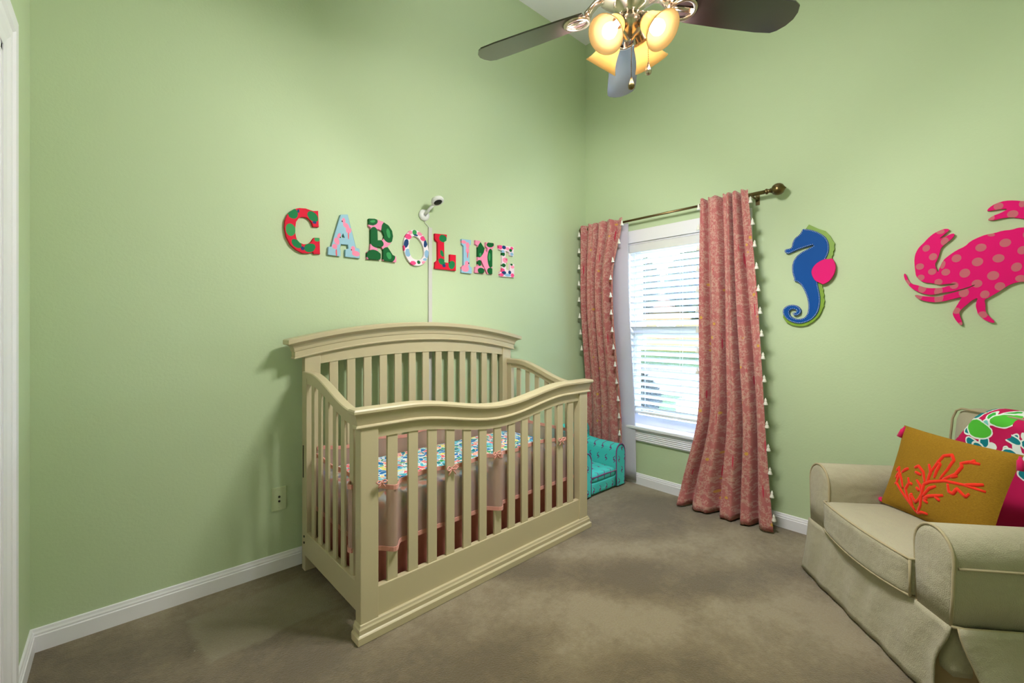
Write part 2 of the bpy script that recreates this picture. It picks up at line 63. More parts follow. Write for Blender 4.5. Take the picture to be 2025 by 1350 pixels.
class MB:
    def __init__(s): s.v = []; s.f = []
    def add(s, v, f):
        o = len(s.v); s.v += [tuple(p) for p in v]; s.f += [tuple(i + o for i in q) for q in f]; return s
    def box(s, x0, x1, y0, y1, z0, z1):
        return s.add([(x0,y0,z0),(x1,y0,z0),(x1,y1,z0),(x0,y1,z0),(x0,y0,z1),(x1,y0,z1),(x1,y1,z1),(x0,y1,z1)],
                     [(0,3,2,1),(4,5,6,7),(0,1,5,4),(1,2,6,5),(2,3,7,6),(3,0,4,7)])
    def prism(s, polys, a, b, m=None):
        """filled outline(s) in (x,z), extruded along y from a (front) to b; m optionally maps (x,y,z)"""
        m = m or (lambda x, y, z: (x, y, z))
        pts = [p for poly in polys for p in poly]; n = len(pts)
        tri = tessellate_polygon([[Vector((p[0], p[1], 0)) for p in poly] for poly in polys])
        v = [m(p[0], a, p[1]) for p in pts] + [m(p[0], b, p[1]) for p in pts]
        f = []
        for t in tri:
            f.append(tuple(t)); f.append(tuple(i + n for i in reversed(t)))
        k = 0
        for poly in polys:
            L = len(poly)
            for i in range(L):
                j = (i + 1) % L; f.append((k + i, k + j, k + j + n, k + i + n))
            k += L
        return s.add(v, f)
    def tube(s, path, r, n=8, closed=False, rr=None):
        P = [Vector(p) for p in path]; L = len(P); v = []; f = []; up = None
        for i, p in enumerate(P):
            a = P[i - 1] if (i > 0 or closed) else p; b = P[(i + 1) % L] if (i < L - 1 or closed) else p
            t = (b - a).normalized()
            if up is None: up = Vector((0, 0, 1)) if abs(t.z) < .9 else Vector((1, 0, 0))
            sx = t.cross(up)
            if sx.length < 1e-6: sx = t.orthogonal()
            sx.normalize(); up = sx.cross(t).normalized()
            q = rr[i] if rr else r
            for k in range(n):
                an = 2 * pi * k / n; v.append(p + sx * cos(an) * q + up * sin(an) * q)
        for i in range(L if closed else L - 1):
            j = (i + 1) % L
            for k in range(n):
                l = (k + 1) % n; f.append((i*n+k, i*n+l, j*n+l, j*n+k))
        if not closed: f += [tuple(range(n))[::-1], tuple((L-1)*n + k for k in range(n))]
        return s.add(v, f)
    def lathe(s, prof, n=20, m=None):
        m = m or Matrix.Identity(4); v = []; f = []; L = len(prof)
        for r, z in prof:
            for k in range(n):
                a = 2 * pi * k / n; v.append(m @ Vector((max(r, 1e-4) * cos(a), max(r, 1e-4) * sin(a), z)))
        for i in range(L - 1):
            for k in range(n):
                l = (k + 1) % n; f.append((i*n+k, i*n+l, (i+1)*n+l, (i+1)*n+k))
        return s.add(v, f)
    def grid(s, nu, nv, fn, wrap=False):
        v = [fn(i / nu, j / nv) for j in range(nv + 1) for i in range(nu + 1)]
        f = [(j*(nu+1)+i, j*(nu+1)+i+1, (j+1)*(nu+1)+i+1, (j+1)*(nu+1)+i) for j in range(nv) for i in range(nu)]
        return s.add(v, f)
    def rbox(s, x0, x1, y0, y1, z0, z1, r, n=6, fn=None):
        """box with rounded edges; fn can push the points further"""
        c = Vector(((x0+x1)/2, (y0+y1)/2, (z0+z1)/2)); h = Vector(((x1-x0)/2, (y1-y0)/2, (z1-z0)/2)); idx = {}; v = []; f = []
        def P(a):
            k = tuple(round(q, 5) for q in a)
            if k not in idx:
                q = Vector(); inner = Vector([max(h[i] - r, 0) for i in range(3)])
                pt = Vector([a[i] * h[i] for i in range(3)])
                cl = Vector([max(-inner[i], min(inner[i], pt[i])) for i in range(3)]); d = pt - cl
                if d.length > 1e-9: d = d.normalized() * min(r, min(h))
                q = c + cl + d
                idx[k] = len(v); v.append(tuple(fn(q) if fn else q))
            return idx[k]
        g = []
        for i in range(n + 1):
            t = -1 + 2 * i / n; g.append(t)
        for ax in range(3):
            for sg in (-1, 1):
                for i in range(n):
                    for j in range(n):
                        q = []
                        for (a, b) in ((i, j), (i+1, j), (i+1, j+1), (i, j+1)):
                            p = [0, 0, 0]; p[ax] = sg; p[(ax+1) % 3] = g[a]; p[(ax+2) % 3] = g[b]; q.append(P(p))
                        f.append(tuple(q) if sg > 0 else tuple(reversed(q)))
        return s.add(v, f)
    def build(s, name, mat, parent=None, smooth=False, bevel=0, loc=None, rot=None, solid=0):
        me = bpy.data.meshes.new(name); me.from_pydata(s.v, [], s.f); me.update()
        if smooth:
            me.polygons.foreach_set('use_smooth', [True] * len(me.polygons))
        me.materials.append(mat)
        return link(name, me, parent, bevel, loc, rot, solid, smooth)

def link(name, me, parent=None, bevel=0, loc=None, rot=None, solid=0, smooth=False):
    o = bpy.data.objects.new(name, me); COL.objects.link(o)
    if parent: o.parent = parent
    if loc: o.location = loc
    if rot: o.rotation_euler = rot
    if solid:
        m = o.modifiers.new('solid', 'SOLIDIFY'); m.thickness = solid; m.offset = 0
    if bevel:
        m = o.modifiers.new('bevel', 'BEVEL'); m.width = bevel; m.segments = 2; m.limit_method = 'ANGLE'; m.angle_limit = R(40)
    return o

def empty(name, loc=(0,0,0), rot=(0,0,0)):
    o = bpy.data.objects.new(name, None); COL.objects.link(o); o.location = loc; o.rotation_euler = rot; o.empty_display_size = .1
    return o
def tag(o, label, cat, group=None):
    o['label'] = label; o['category'] = cat
    if group: o['group'] = group
    return o
def struct(o, label=None):
    o['kind'] = 'structure'
    if label: o['label'] = label
    return o
def chaikin(p, n=1):
    for _ in range(n):
        q = []
        for i in range(len(p)):
            a, b = p[i], p[(i + 1) % len(p)]
            q += [(a[0]*.75+b[0]*.25, a[1]*.75+b[1]*.25), (a[0]*.25+b[0]*.75, a[1]*.25+b[1]*.75)]
        p = q
    return p
def smooth01(t): t = max(0, min(1, t)); return t * t * (3 - 2 * t)
def moulding(x0, x1, yf, yb, prof, zf, n=40, ends=True):
    """profile [(overhang, z)] carried round the left end, along the front and round the right end"""
    mb = MB(); v = []; f = []; cols = n + 3
    for off, z in prof:
        row = [(x0 - off, yb, z + zf(x0 - off))]
        for i in range(n + 1):
            x = (x0 - off) + (x1 - x0 + 2 * off) * i / n
            row.append((x, yf - off, z + zf(x)))
        row.append((x1 + off, yb, z + zf(x1 + off)))
        v += row
    L = len(prof)
    for j in range(L - 1):
        for i in range(cols - 1):
            f.append((j*cols+i, j*cols+i+1, (j+1)*cols+i+1, (j+1)*cols+i))
    # back, top and bottom closures
    mb.add(v, f)
    vb = []; fb = []
    for i in range(n + 1):
        x = x0 + (x1 - x0) * i / n; vb += [(x, yb, prof[0][1] + zf(x)), (x, yb, prof[-1][1] + zf(x))]
    for i in range(n): fb.append((2*i, 2*i+1, 2*i+3, 2*i+2))
    mb.add(vb, fb)
    for j in (0, L - 1):      # cap strips from the front edge to the back line
        off, z = prof[j]; vv = []; ff = []
        for i in range(n + 1):
            x = (x0 - off) + (x1 - x0 + 2 * off) * i / n
            vv += [(x, yf - off, z + zf(x)), (x, yb, z + zf(x))]
        for i in range(n): ff.append((2*i, 2*i+2, 2*i+3, 2*i+1) if j else (2*i, 2*i+1, 2*i+3, 2*i+2))
        mb.add(vv, ff)
    return mb

# ------------------------------------------------------------------ materials
class NT:
    def __init__(s, name):
        s.m = bpy.data.materials.new(name); s.m.use_nodes = True; s.t = s.m.node_tree; s.t.nodes.clear()
        s.out = s.n('ShaderNodeOutputMaterial')
    def n(s, typ, **kw):
        d = s.t.nodes.new(typ)
        for k, v in kw.items():
            if k.startswith('i_'):
                d.inputs[k[2:]].default_value = v
            else: setattr(d, k, v)
        return d
    def l(s, a, b): s.t.links.new(a, b)
    def math(s, op, a, b=0, c=0):
        d = s.n('ShaderNodeMath', operation=op)
        for i, q in enumerate((a, b, c)):
            if hasattr(q, 'links'): s.l(q, d.inputs[i])
            else: d.inputs[i].default_value = q
        return d.outputs[0]
    def mix(s, fac, a, b, blend='MIX'):
        d = s.n('ShaderNodeMix', data_type='RGBA', blend_type=blend)
        for i, q in ((0, fac), (6, a), (7, b)):
            if hasattr(q, 'links'): s.l(q, d.inputs[i])
            else: d.inputs[i].default_value = q
        return d.outputs[2]
    def coord(s, which='Object'): return s.n('ShaderNodeTexCoord').outputs[which]
    def noise(s, scale, detail=4, rough=.55, vec=None, out=0):
        d = s.n('ShaderNodeTexNoise'); d.inputs['Scale'].default_value = scale; d.inputs['Detail'].default_value = detail; d.inputs['Roughness'].default_value = rough
        s.l(vec if vec is not None else s.coord(), d.inputs['Vector']); return d.outputs[out]
    def ramp(s, fac, stops):
        d = s.n('ShaderNodeValToRGB'); e = d.color_ramp.elements
        while len(e) < len(stops): e.new(.5)
        for k, (p, c) in zip(e, stops): k.position = p; k.color = c
        s.l(fac, d.inputs[0]); return d.outputs[0]
    def pbsdf(s, color, rough=.6, metal=0, bump=None, bstr=.2, bdist=.01, spec=.5, sheen=0):
        p = s.n('ShaderNodeBsdfPrincipled')
        if hasattr(color, 'links'): s.l(color, p.inputs['Base Color'])
        else: p.inputs['Base Color'].default_value = color
        if hasattr(rough, 'links'): s.l(rough, p.inputs['Roughness'])
        else: p.inputs['Roughness'].default_value = rough
        p.inputs['Metallic'].default_value = metal; p.inputs['Specular IOR Level'].default_value = spec
        if sheen: p.inputs['Sheen Weight'].default_value = sheen
        if bump is not None:
            b = s.n('ShaderNodeBump'); b.inputs['Strength'].default_value = bstr; b.inputs['Distance'].default_value = bdist
            s.l(bump, b.inputs['Height']); s.l(b.outputs[0], p.inputs['Normal'])
        s.l(p.outputs[0], s.out.inputs[0]); s.p = p
        return s.m
    def blob(s, base, vec, x, z, rx, rz, rot, col, fuzz=0, wob=None):
        """a painted ellipse in the object's own x-z plane"""
        mp = s.n('ShaderNodeMapping', vector_type='TEXTURE')
        mp.inputs['Location'].default_value = (x, 0, z); mp.inputs['Rotation'].default_value = (0, -R(rot), 0); mp.inputs['Scale'].default_value = (rx, 50, rz)
        s.l(vec, mp.inputs['Vector'])
        ln = s.n('ShaderNodeVectorMath', operation='LENGTH'); s.l(mp.outputs[0], ln.inputs[0])
        if fuzz:
            mr = s.n('ShaderNodeMapRange', interpolation_type='SMOOTHSTEP'); s.l(ln.outputs['Value'], mr.inputs[0])
            mr.inputs[1].default_value = 1 + fuzz; mr.inputs[2].default_value = 1 - fuzz; mr.inputs[3].default_value = 0; mr.inputs[4].default_value = 1
            fac = mr.outputs[0]
        else: fac = s.math('LESS_THAN', ln.outputs['Value'], 1.0)
        return s.mix(fac, base, col)

def plain(name, col, rough=.6, metal=0, bs=None, bstr=.15, bdist=.004, var=.06, vs=3.0, spec=.5):
    t = NT(name); c2 = tuple(q * (1 - var * 2) for q in col[:3]) + (1,)
    c = t.mix(t.noise(vs, 3), c2, col) if var else col
    return t.pbsdf(c, rough, metal, t.noise(bs, 3) if bs else None, bstr, bdist, spec)

M = {}
def wallmat():
    t = NT('green_paint')
    c = t.mix(t.noise(1.3, 2), S(187, 204, 163), S(193, 209, 170))
    return t.pbsdf(c, .62, 0, t.noise(85, 3, .6), .22, .003, .35)
M['wall'] = wallmat()
M['ceil'] = plain('ceiling_paint', S(243, 241, 243), .8, bs=90, bstr=.3, var=.02)
M['trim'] = plain('white_trim_paint', S(240, 238, 243), .38, bs=30, bstr=.05, var=.03)
M['white'] = plain('white_plastic', S(225, 226, 224), .4, var=.02)
def carpetmat():
    t = NT('beige_carpet'); v = t.coord()
    big = t.noise(1.5, 5, .62, v); mid = t.noise(7, 4, .6, v); fine = t.noise(150, 3, .8, v); sp2 = t.noise(34, 3, .7, v)
    wv = t.n('ShaderNodeTexWave', wave_type='BANDS', bands_direction='DIAGONAL'); wv.inputs['Scale'].default_value = .62; wv.inputs['Distortion'].default_value = 5.5; wv.inputs['Detail'].default_value = 3
    wv.inputs['Detail Scale'].default_value = 1.6; t.l(v, wv.inputs['Vector'])
    a = t.math('ADD', t.math('MULTIPLY', big, .42), t.math('MULTIPLY', mid, .22)); a = t.math('ADD', a, t.math('MULTIPLY', wv.outputs[0], .17)); a = t.math('ADD', a, t.math('MULTIPLY', sp2, .19))
    c = t.ramp(a, [(.40, S(102, 84, 47)), (.5, S(142, 123, 86)), (.60, S(178, 161, 126))])
    # a paler, flattened patch of pile where something stood left of the crib
    for (x, y, rx, ry, rot) in ((.44, 2.08, .22, .17, 5),):
        mp = t.n('ShaderNodeMapping', vector_type='TEXTURE'); mp.inputs['Location'].default_value = (x, y, 0); mp.inputs['Rotation'].default_value = (0, 0, R(rot)); mp.inputs['Scale'].default_value = (rx, ry, 9)
        t.l(v, mp.inputs['Vector']); ab = t.n('ShaderNodeVectorMath', operation='ABSOLUTE'); t.l(mp.outputs[0], ab.inputs[0])
        sp = t.n('ShaderNodeSeparateXYZ'); t.l(ab.outputs[0], sp.inputs[0])
        mx = t.math('MAXIMUM', sp.outputs[0], sp.outputs[1]); mx = t.math('ADD', mx, t.math('MULTIPLY', t.math('SUBTRACT', mid, .5), .5))
        mr = t.n('ShaderNodeMapRange', interpolation_type='SMOOTHSTEP'); t.l(mx, mr.inputs[0]); mr.inputs[1].default_value = 1.08; mr.inputs[2].default_value = .92; mr.inputs[3].default_value = 0; mr.inputs[4].default_value = .75
        c = t.mix(mr.outputs[0], c, S(172, 160, 126))
    # specks of lint
    lint = t.n('ShaderNodeTexVoronoi'); lint.inputs['Scale'].default_value = 5.5; t.l(v, lint.inputs['Vector'])
    c = t.mix(t.math('LESS_THAN', lint.outputs[0], .022), c, S(214, 204, 180))
    c = t.mix(t.math('MULTIPLY', fine, .8), c, tuple(q * .45 for q in S(164, 144, 108)[:3]) + (1,))
    return t.pbsdf(c, .95, 0, t.math('ADD', fine, t.math('MULTIPLY', mid, .8)), .9, .012, .1, .3)
M['carpet'] = carpetmat()
M['crib'] = plain('crib_paint', S(194, 181, 146), .42, bs=25, bstr=.04, var=.03)
M['bolt'] = plain('bolt_steel', S(60, 56, 48), .4, .8, var=0)
M['dark'] = plain('dark_slot', S(18, 16, 14), .7, var=0)
M['nickel'] = plain('brushed_nickel', S(202, 186, 170), .2, 1.0, var=.05)
M['bronze'] = plain('antique_brass', S(128, 108, 72), .3, 1.0, bs=40, bstr=.1, var=.2)
def blademat():
    t = NT('dark_walnut_blade'); v = t.coord()
    mp = t.n('ShaderNodeMapping'); mp.inputs['Scale'].default_value = (1.5, 22, 22); t.l(v, mp.inputs[0])
    c = t.mix(t.noise(3, 5, .6, mp.outputs[0]), S(30, 22, 21), S(52, 40, 39))
    t.pbsdf(c, .22, 0, None, spec=.75); t.p.inputs['Coat Weight'].default_value = .7; t.p.inputs['Coat Roughness'].default_value = .16
    return t.m
M['blade'] = blademat()
def shademat():
    t = NT('amber_glass_shade'); c = t.mix(t.noise(9, 3), S(250, 220, 164), S(252, 228, 182))
    tr = t.n('ShaderNodeBsdfTranslucent'); df = t.n('ShaderNodeBsdfPrincipled'); df.inputs['Roughness'].default_value = .25
    t.l(c, tr.inputs[0]); t.l(c, df.inputs['Base Color'])
    mx = t.n('ShaderNodeMixShader'); mx.inputs[0].default_value = .65; t.l(df.outputs[0], mx.inputs[1]); t.l(tr.outputs[0], mx.inputs[2]); t.l(mx.outputs[0], t.out.inputs[0])
    return t.m
M['shade'] = shademat()
def emit(name, col, st):
    t = NT(name); e = t.n('ShaderNodeEmission'); e.inputs[0].default_value = col; e.inputs[1].default_value = st; t.l(e.outputs[0], t.out.inputs[0]); return t.m
M['bulb'] = emit('lit_bulb', (1, .92, .78, 1), BULB_GLOW)
def glassmat():
    t = NT('window_glass'); a = t.n('ShaderNodeBsdfTransparent'); g = t.n('ShaderNodeBsdfGlossy'); g.inputs['Roughness'].default_value = .02
    a.inputs[0].default_value = (.94, .97, .96, 1); mx = t.n('ShaderNodeMixShader'); mx.inputs[0].default_value = .06
    t.l(a.outputs[0], mx.inputs[1]); t.l(g.outputs[0], mx.inputs[2]); t.l(mx.outputs[0], t.out.inputs[0]); return t.m
M['glass'] = glassmat()
def slatmat():
    t = NT('white_blind_slat'); df = t.n('ShaderNodeBsdfPrincipled'); df.inputs['Base Color'].default_value = S(238, 237, 236); df.inputs['Roughness'].default_value = .4
    tr = t.n('ShaderNodeBsdfTranslucent'); tr.inputs[0].default_value = S(240, 236, 226)
    mx = t.n('ShaderNodeMixShader'); mx.inputs[0].default_value = .12; t.l(df.outputs[0], mx.inputs[1]); t.l(tr.outputs[0], mx.inputs[2]); t.l(mx.outputs[0], t.out.inputs[0]); return t.m
M['slat'] = slatmat()
def curtainmat():
    """pink cotton printed with pale branching coral and a few crimson and yellow strokes"""
    t = NT('pink_coral_print'); uv = t.coord('UV')
    mp = t.n('ShaderNodeMapping'); mp.inputs['Scale'].default_value = (16, 36, 1); t.l(uv, mp.inputs[0])
    w = t.noise(1.2, 3, .6, mp.outputs[0], 1)
    ad = t.n('ShaderNodeVectorMath', operation='MULTIPLY_ADD'); t.l(w, ad.inputs[0]); ad.inputs[1].default_value = (1.3, 1.3, 0); t.l(mp.outputs[0], ad.inputs[2])
    vo = t.n('ShaderNodeTexVoronoi', feature='DISTANCE_TO_EDGE'); vo.inputs['Scale'].default_value = 3.4; t.l(ad.outputs[0], vo.inputs['Vector'])
    lines = t.math('LESS_THAN', vo.outputs[0], .10)
    trees = t.math('GREATER_THAN', t.noise(1.5, 1, .5, mp.outputs[0]), .44)
    c = t.mix(t.noise(1.1, 2, .5, mp.outputs[0]), S(192, 104, 112), S(204, 136, 126))
    c = t.mix(t.math('MULTIPLY', t.math('MULTIPLY', lines, trees), .55), c, S(222, 190, 172))
    mp2 = t.n('ShaderNodeMapping'); mp2.inputs['Scale'].default_value = (40, 8, 1); mp2.inputs['Location'].default_value = (3, 1, 0); t.l(uv, mp2.inputs[0])
    v2 = t.n('ShaderNodeTexVoronoi'); v2.inputs['Scale'].default_value = 1.0; t.l(mp2.outputs[0], v2.inputs['Vector'])
    rnd = t.n('ShaderNodeSeparateColor'); t.l(v2.outputs['Color'], rnd.inputs[0])
    red = t.math('MULTIPLY', t.math('LESS_THAN', v2.outputs[0], .15), t.math('GREATER_THAN', rnd.outputs[0], .55))
    c = t.mix(red, c, S(206, 62, 86))
    v3 = t.n('ShaderNodeTexVoronoi'); v3.inputs['Scale'].default_value = 1.3; t.l(mp.outputs[0], v3.inputs['Vector'])
    r3 = t.n('ShaderNodeSeparateColor'); t.l(v3.outputs['Color'], r3.inputs[0])
    yel = t.math('MULTIPLY', t.math('LESS_THAN', v3.outputs[0], .24), t.math('GREATER_THAN', r3.outputs[1], .86))
    c = t.mix(yel, c, S(222, 172, 86))
    m = t.pbsdf(c, .9, 0, t.noise(300, 2), .1, .002, .15, .2)
    tr = t.n('ShaderNodeBsdfTranslucent'); t.l(c, tr.inputs[0]); mx = t.n('ShaderNodeMixShader'); mx.inputs[0].default_value = .18
    t.l(t.p.outputs[0], mx.inputs[1]); t.l(tr.outputs[0], mx.inputs[2]); t.l(mx.outputs[0], t.out.inputs[0])
    return m
M['curtain'] = curtainmat()
def cloth(name, col, tr=.0, rough=.9, bs=260, bstr=.12, var=.05, vs=6, wrinkle=0):
    t = NT(name); c2 = tuple(q * (1 - 2 * var) for q in col[:3]) + (1,); c = t.mix(t.noise(vs, 3), c2, col)
    m = t.pbsdf(c, rough, 0, t.math('ADD', t.noise(bs, 2), t.math('MULTIPLY', t.noise(7, 3, .6), wrinkle)) if wrinkle else t.noise(bs, 2), bstr, .002 * (1 + wrinkle), .2, .15)
    if tr:
        b = t.n('ShaderNodeBsdfTranslucent'); t.l(c, b.inputs[0]); mx = t.n('ShaderNodeMixShader'); mx.inputs[0].default_value = tr
        t.l(t.p.outputs[0], mx.inputs[1]); t.l(b.outputs[0], mx.inputs[2]); t.l(mx.outputs[0], t.out.inputs[0])
    return m
M['lining'] = cloth('white_curtain_lining', S(224, 222, 234), .25)
M['tassel'] = cloth('white_cotton_tassel', S(235, 232, 222), 0)
M['linen'] = cloth('cream_linen_slipcover', S(176, 168, 143), 0, .92, 320, .3, .07, 3, 8)
M['linen_piping'] = cloth('cream_piping', S(172, 158, 126), 0, .9)
M['linen_pleat'] = cloth('taupe_pleat_linen', S(160, 136, 104), 0)
M['skirt'] = cloth('dusty_pink_crib_skirt', S(196, 122, 108), .1)
M['binding'] = cloth('peach_pink_binding', S(226, 160, 146), .1)
def meshmat():
    t = NT('sheer_pink_mesh'); d = t.n('ShaderNodeBsdfDiffuse'); d.inputs[0].default_value = S(206, 174, 164); tl = t.n('ShaderNodeBsdfTranslucent'); tl.inputs[0].default_value = S(206, 174, 164)
    a = t.n('ShaderNodeBsdfTransparent'); m1 = t.n('ShaderNodeMixShader'); m1.inputs[0].default_value = .35; t.l(d.outputs[0], m1.inputs[1]); t.l(tl.outputs[0], m1.inputs[2])
    m2 = t.n('ShaderNodeMixShader'); m2.inputs[0].default_value = .30; t.l(m1.outputs[0], m2.inputs[1]); t.l(a.outputs[0], m2.inputs[2]); t.l(m2.outputs[0], t.out.inputs[0]); return t.m
M['mesh'] = meshmat()
def sheetmat():
    t = NT('bright_floral_sheet'); v = t.coord(); w = t.noise(14, 2, .5, v, 1)
    ad = t.n('ShaderNodeVectorMath', operation='MULTIPLY_ADD'); t.l(w, ad.inputs[0]); ad.inputs[1].default_value = (.09, .09, .09); t.l(v, ad.inputs[2])
    vo = t.n('ShaderNodeTexVoronoi'); vo.inputs['Scale'].default_value = 34; t.l(ad.outputs[0], vo.inputs['Vector'])
    sp = t.n('ShaderNodeSeparateColor'); t.l(vo.outputs['Color'], sp.inputs[0])
    r = t.n('ShaderNodeValToRGB'); r.color_ramp.interpolation = 'CONSTANT'; e = r.color_ramp.elements
    st = [(0, S(200, 226, 230)), (.08, S(30, 120, 190)), (.32, S(80, 190, 215)), (.48, S(24, 130, 140)), (.58, S(235, 110, 120)), (.70, S(245, 170, 150)), (.78, S(40, 160, 80)), (.86, S(235, 225, 120)), (.93, S(200, 226, 230))]
    while len(e) < len(st): e.new(.5)
    for k, (p, c) in zip(e, st): k.position = p; k.color = c
    t.l(sp.outputs[0], r.inputs[0])
    ed = t.n('ShaderNodeTexVoronoi', feature='DISTANCE_TO_EDGE'); ed.inputs['Scale'].default_value = 34; t.l(ad.outputs[0], ed.inputs['Vector'])
    c = t.mix(t.math('LESS_THAN', ed.outputs[0], .05), r.outputs[0], S(238, 240, 238))
    return t.pbsdf(c, .85, 0, None, spec=.2)
M['sheet'] = sheetmat()
def floralmat():
    t = NT('crimson_floral_print'); v = t.coord(); w = t.noise(9, 3, .6, v, 1)
    ad = t.n('ShaderNodeVectorMath', operation='MULTIPLY_ADD'); t.l(w, ad.inputs[0]); ad.inputs[1].default_value = (.03, .03, .03); t.l(v, ad.inputs[2]); sb_ = t.n('ShaderNodeVectorMath', operation='SUBTRACT'); t.l(ad.outputs[0], sb_.inputs[0]); sb_.inputs[1].default_value = (.015,) * 3; q = sb_.outputs[0]
    c = S(196, 24, 88)
    rg = random.Random(3)
    items = []
    for i in range(40):
        items.append((rg.uniform(.2, .56) if i < 26 else rg.uniform(.5, .74), rg.uniform(.64, .88) if i < 26 else rg.uniform(.46, .88), rg.uniform(.014, .034), rg.uniform(.009, .017), rg.uniform(-80, 80), rg.choice('twwtag')))
    items += [(.325, .785, .052, .034, -10, 'G'), (.415, .842, .046, .024, 12, 'G'), (.30, .85, .030, .022, 60, 't'), (.47, .775, .030, .014, -10, 't'), (.50, .845, .05, .03, 0, 'c'), (.42, .79, .04, .022, 0, 'c')]
    cols = {'g': S(60, 176, 70), 'G': S(84, 190, 60), 't': S(20, 128, 140), 'w': S(232, 240, 236), 'a': S(120, 210, 200), 'c': S(196, 24, 88)}
    for x, z, rx, rz, rot, k in items:
        if k not in 'wc': c = t.blob(c, q, x, z, rx + .006, rz + .006, rot, cols['w'])
        c = t.blob(c, q, x, z, rx, rz, rot, cols[k])
    return t.pbsdf(c, .85, 0, None, spec=.2)
M['floral'] = floralmat()
def mustardmat():
    t = NT('mustard_raffia_weave'); v = t.coord()
    mp = t.n('ShaderNodeMapping'); mp.inputs['Scale'].default_value = (1, 1, 3.2); t.l(v, mp.inputs[0]); f = t.noise(150, 3, .7, mp.outputs[0])
    c = t.mix(f, S(116, 84, 12), S(174, 130, 30)); return t.pbsdf(c, .85, 0, f, .5, .004, .25)
M['mustard'] = mustardmat()
M['coral'] = cloth('orange_red_embroidery', S(232, 46, 20), 0, .8)
M['magenta'] = cloth('magenta_tassel_thread', S(208, 22, 92), 0, .8)
def flammat(name, ax, ay):
    """turquoise cloth printed with small mauve flamingos, tiled in two object axes"""
    t = NT(name); v = t.coord(); sp = t.n('ShaderNodeSeparateXYZ'); t.l(v, sp.inputs[0])
    px, py = .075, .085
    a = t.math('DIVIDE', sp.outputs[ax], px); b = t.math('DIVIDE', sp.outputs[ay], py)
    row = t.math('FLOOR', b); a = t.math('ADD', a, t.math('MULTIPLY', t.math('MODULO', t.math('ABSOLUTE', row), 2), .5))
    x = t.math('SUBTRACT', t.math('FRACT', a), .5); y = t.math('SUBTRACT', t.math('FRACT', b), .5)
    x = t.math('MULTIPLY', x, px); y = t.math('MULTIPLY', y, py)
    curve = t.math('MULTIPLY', t.math('SINE', t.math('MULTIPLY', y, 165)), .0075)
    d = t.math('ABSOLUTE', t.math('SUBTRACT', x, curve))
    neck = t.math('MULTIPLY', t.math('LESS_THAN', d, .0036), t.math('LESS_THAN', t.math('ABSOLUTE', y), .026))
    bx = t.math('DIVIDE', t.math('SUBTRACT', x,   .002), .0095); by = t.math('DIVIDE', t.math('ADD', y, .004), .0065)
    body = t.math('LESS_THAN', t.math('ADD', t.math('MULTIPLY', bx, bx), t.math('MULTIPLY', by, by)), 1)
    c = t.mix(t.noise(5, 2), S(66, 196, 192), S(92, 214, 206))
    c = t.mix(t.math('MAXIMUM', neck, body), c, S(122, 78, 128))
    return t.pbsdf(c, .85, 0, t.noise(25, 2), .15, .006, .2)
M['flam_front'] = flammat('turquoise_flamingo_front', 0, 2)
M['flam_top'] = flammat('turquoise_flamingo_top', 0, 1)
M['flam_side'] = flammat('turquoise_flamingo_side', 1, 2)
M['mauve'] = cloth('mauve_piping', S(132, 74, 130), 0)
PAINT = {'g': S(24, 122, 70), 'G': S(58, 150, 84), 'n': S(30, 62, 112), 'p': S(238, 140, 170), 'r': S(232, 92, 100), 'k': S(30, 20, 20), 'd': S(14, 92, 44), 'h': S(232, 74, 134), 'b': S(140, 178, 210)}
BASE = {'C': S(214, 22, 54), 'A': S(150, 190, 208), 'R': S(236, 140, 176), 'O': S(232, 220, 226), 'L': S(214, 22, 54), 'I': S(150, 190, 214), 'N': S(236, 140, 176), 'E': S(232, 212, 222)}
def paintmat(name, base, blobs, wob=0.006):
    t = NT(name); v = t.coord(); w = t.noise(40, 2, .5, v, 1)
    ad = t.n('ShaderNodeVectorMath', operation='MULTIPLY_ADD'); t.l(w, ad.inputs[0]); ad.inputs[1].default_value = (wob, wob, wob); t.l(v, ad.inputs[2])
    sb = t.n('ShaderNodeVectorMath', operation='SUBTRACT'); t.l(ad.outputs[0], sb.inputs[0]); sb.inputs[1].default_value = (wob / 2,) * 3
    c = base
    for b in blobs:
        k = b[5]; c = t.blob(c, sb.outputs[0], b[0], b[1], b[2], b[3], b[4], PAINT[k] if isinstance(k, str) else k)
    t.pbsdf(c, .6, 0, None, spec=.15); return t.m

# ------------------------------------------------------------------ the room
T = .14
struct(MB().box(XL - T, XR + T, YF - T, YB + T, -.10, 0).build('floor', M['carpet']), 'beige cut-pile carpet with vacuum marks')
struct(MB().box(XL - T, XR + T, YF - T, YB + T, ZC, ZC + .12).build('ceiling', M['ceil']), 'flat white ceiling')
struct(MB().box(XL - T, XR + T, YB, YB + T, 0, ZC).build('wall_back', M['wall']), 'light green wall behind the crib')
struct(MB().box(XL - T, XR + T, YF - T, YF, 0, ZC).build('wall_front', M['wall']))
w = MB(); w.box(XR, XR + T, YF, WY0, 0, ZC); w.box(XR, XR + T, WY1, YB, 0, ZC); w.box(XR, XR + T, WY0, WY1, 0, WZ0); w.box(XR, XR + T, WY0, WY1, WZ1, ZC)
struct(w.build('wall_right', M['wall']), 'light green wall with the window')
w = MB(); w.box(XL - T, XL, YF, DY0, 0, ZC); w.box(XL - T, XL, DY1, YB, 0, ZC); w.box(XL - T, XL, DY0, DY1, DZ, ZC)
struct(w.build('wall_left', M['wall']), 'light green wall beside the white door')
BBP = [(.014, 0), (.014, .058), (.011, .061), (.011, .068), (.008, .074), (.006, .083), (0, .085)]
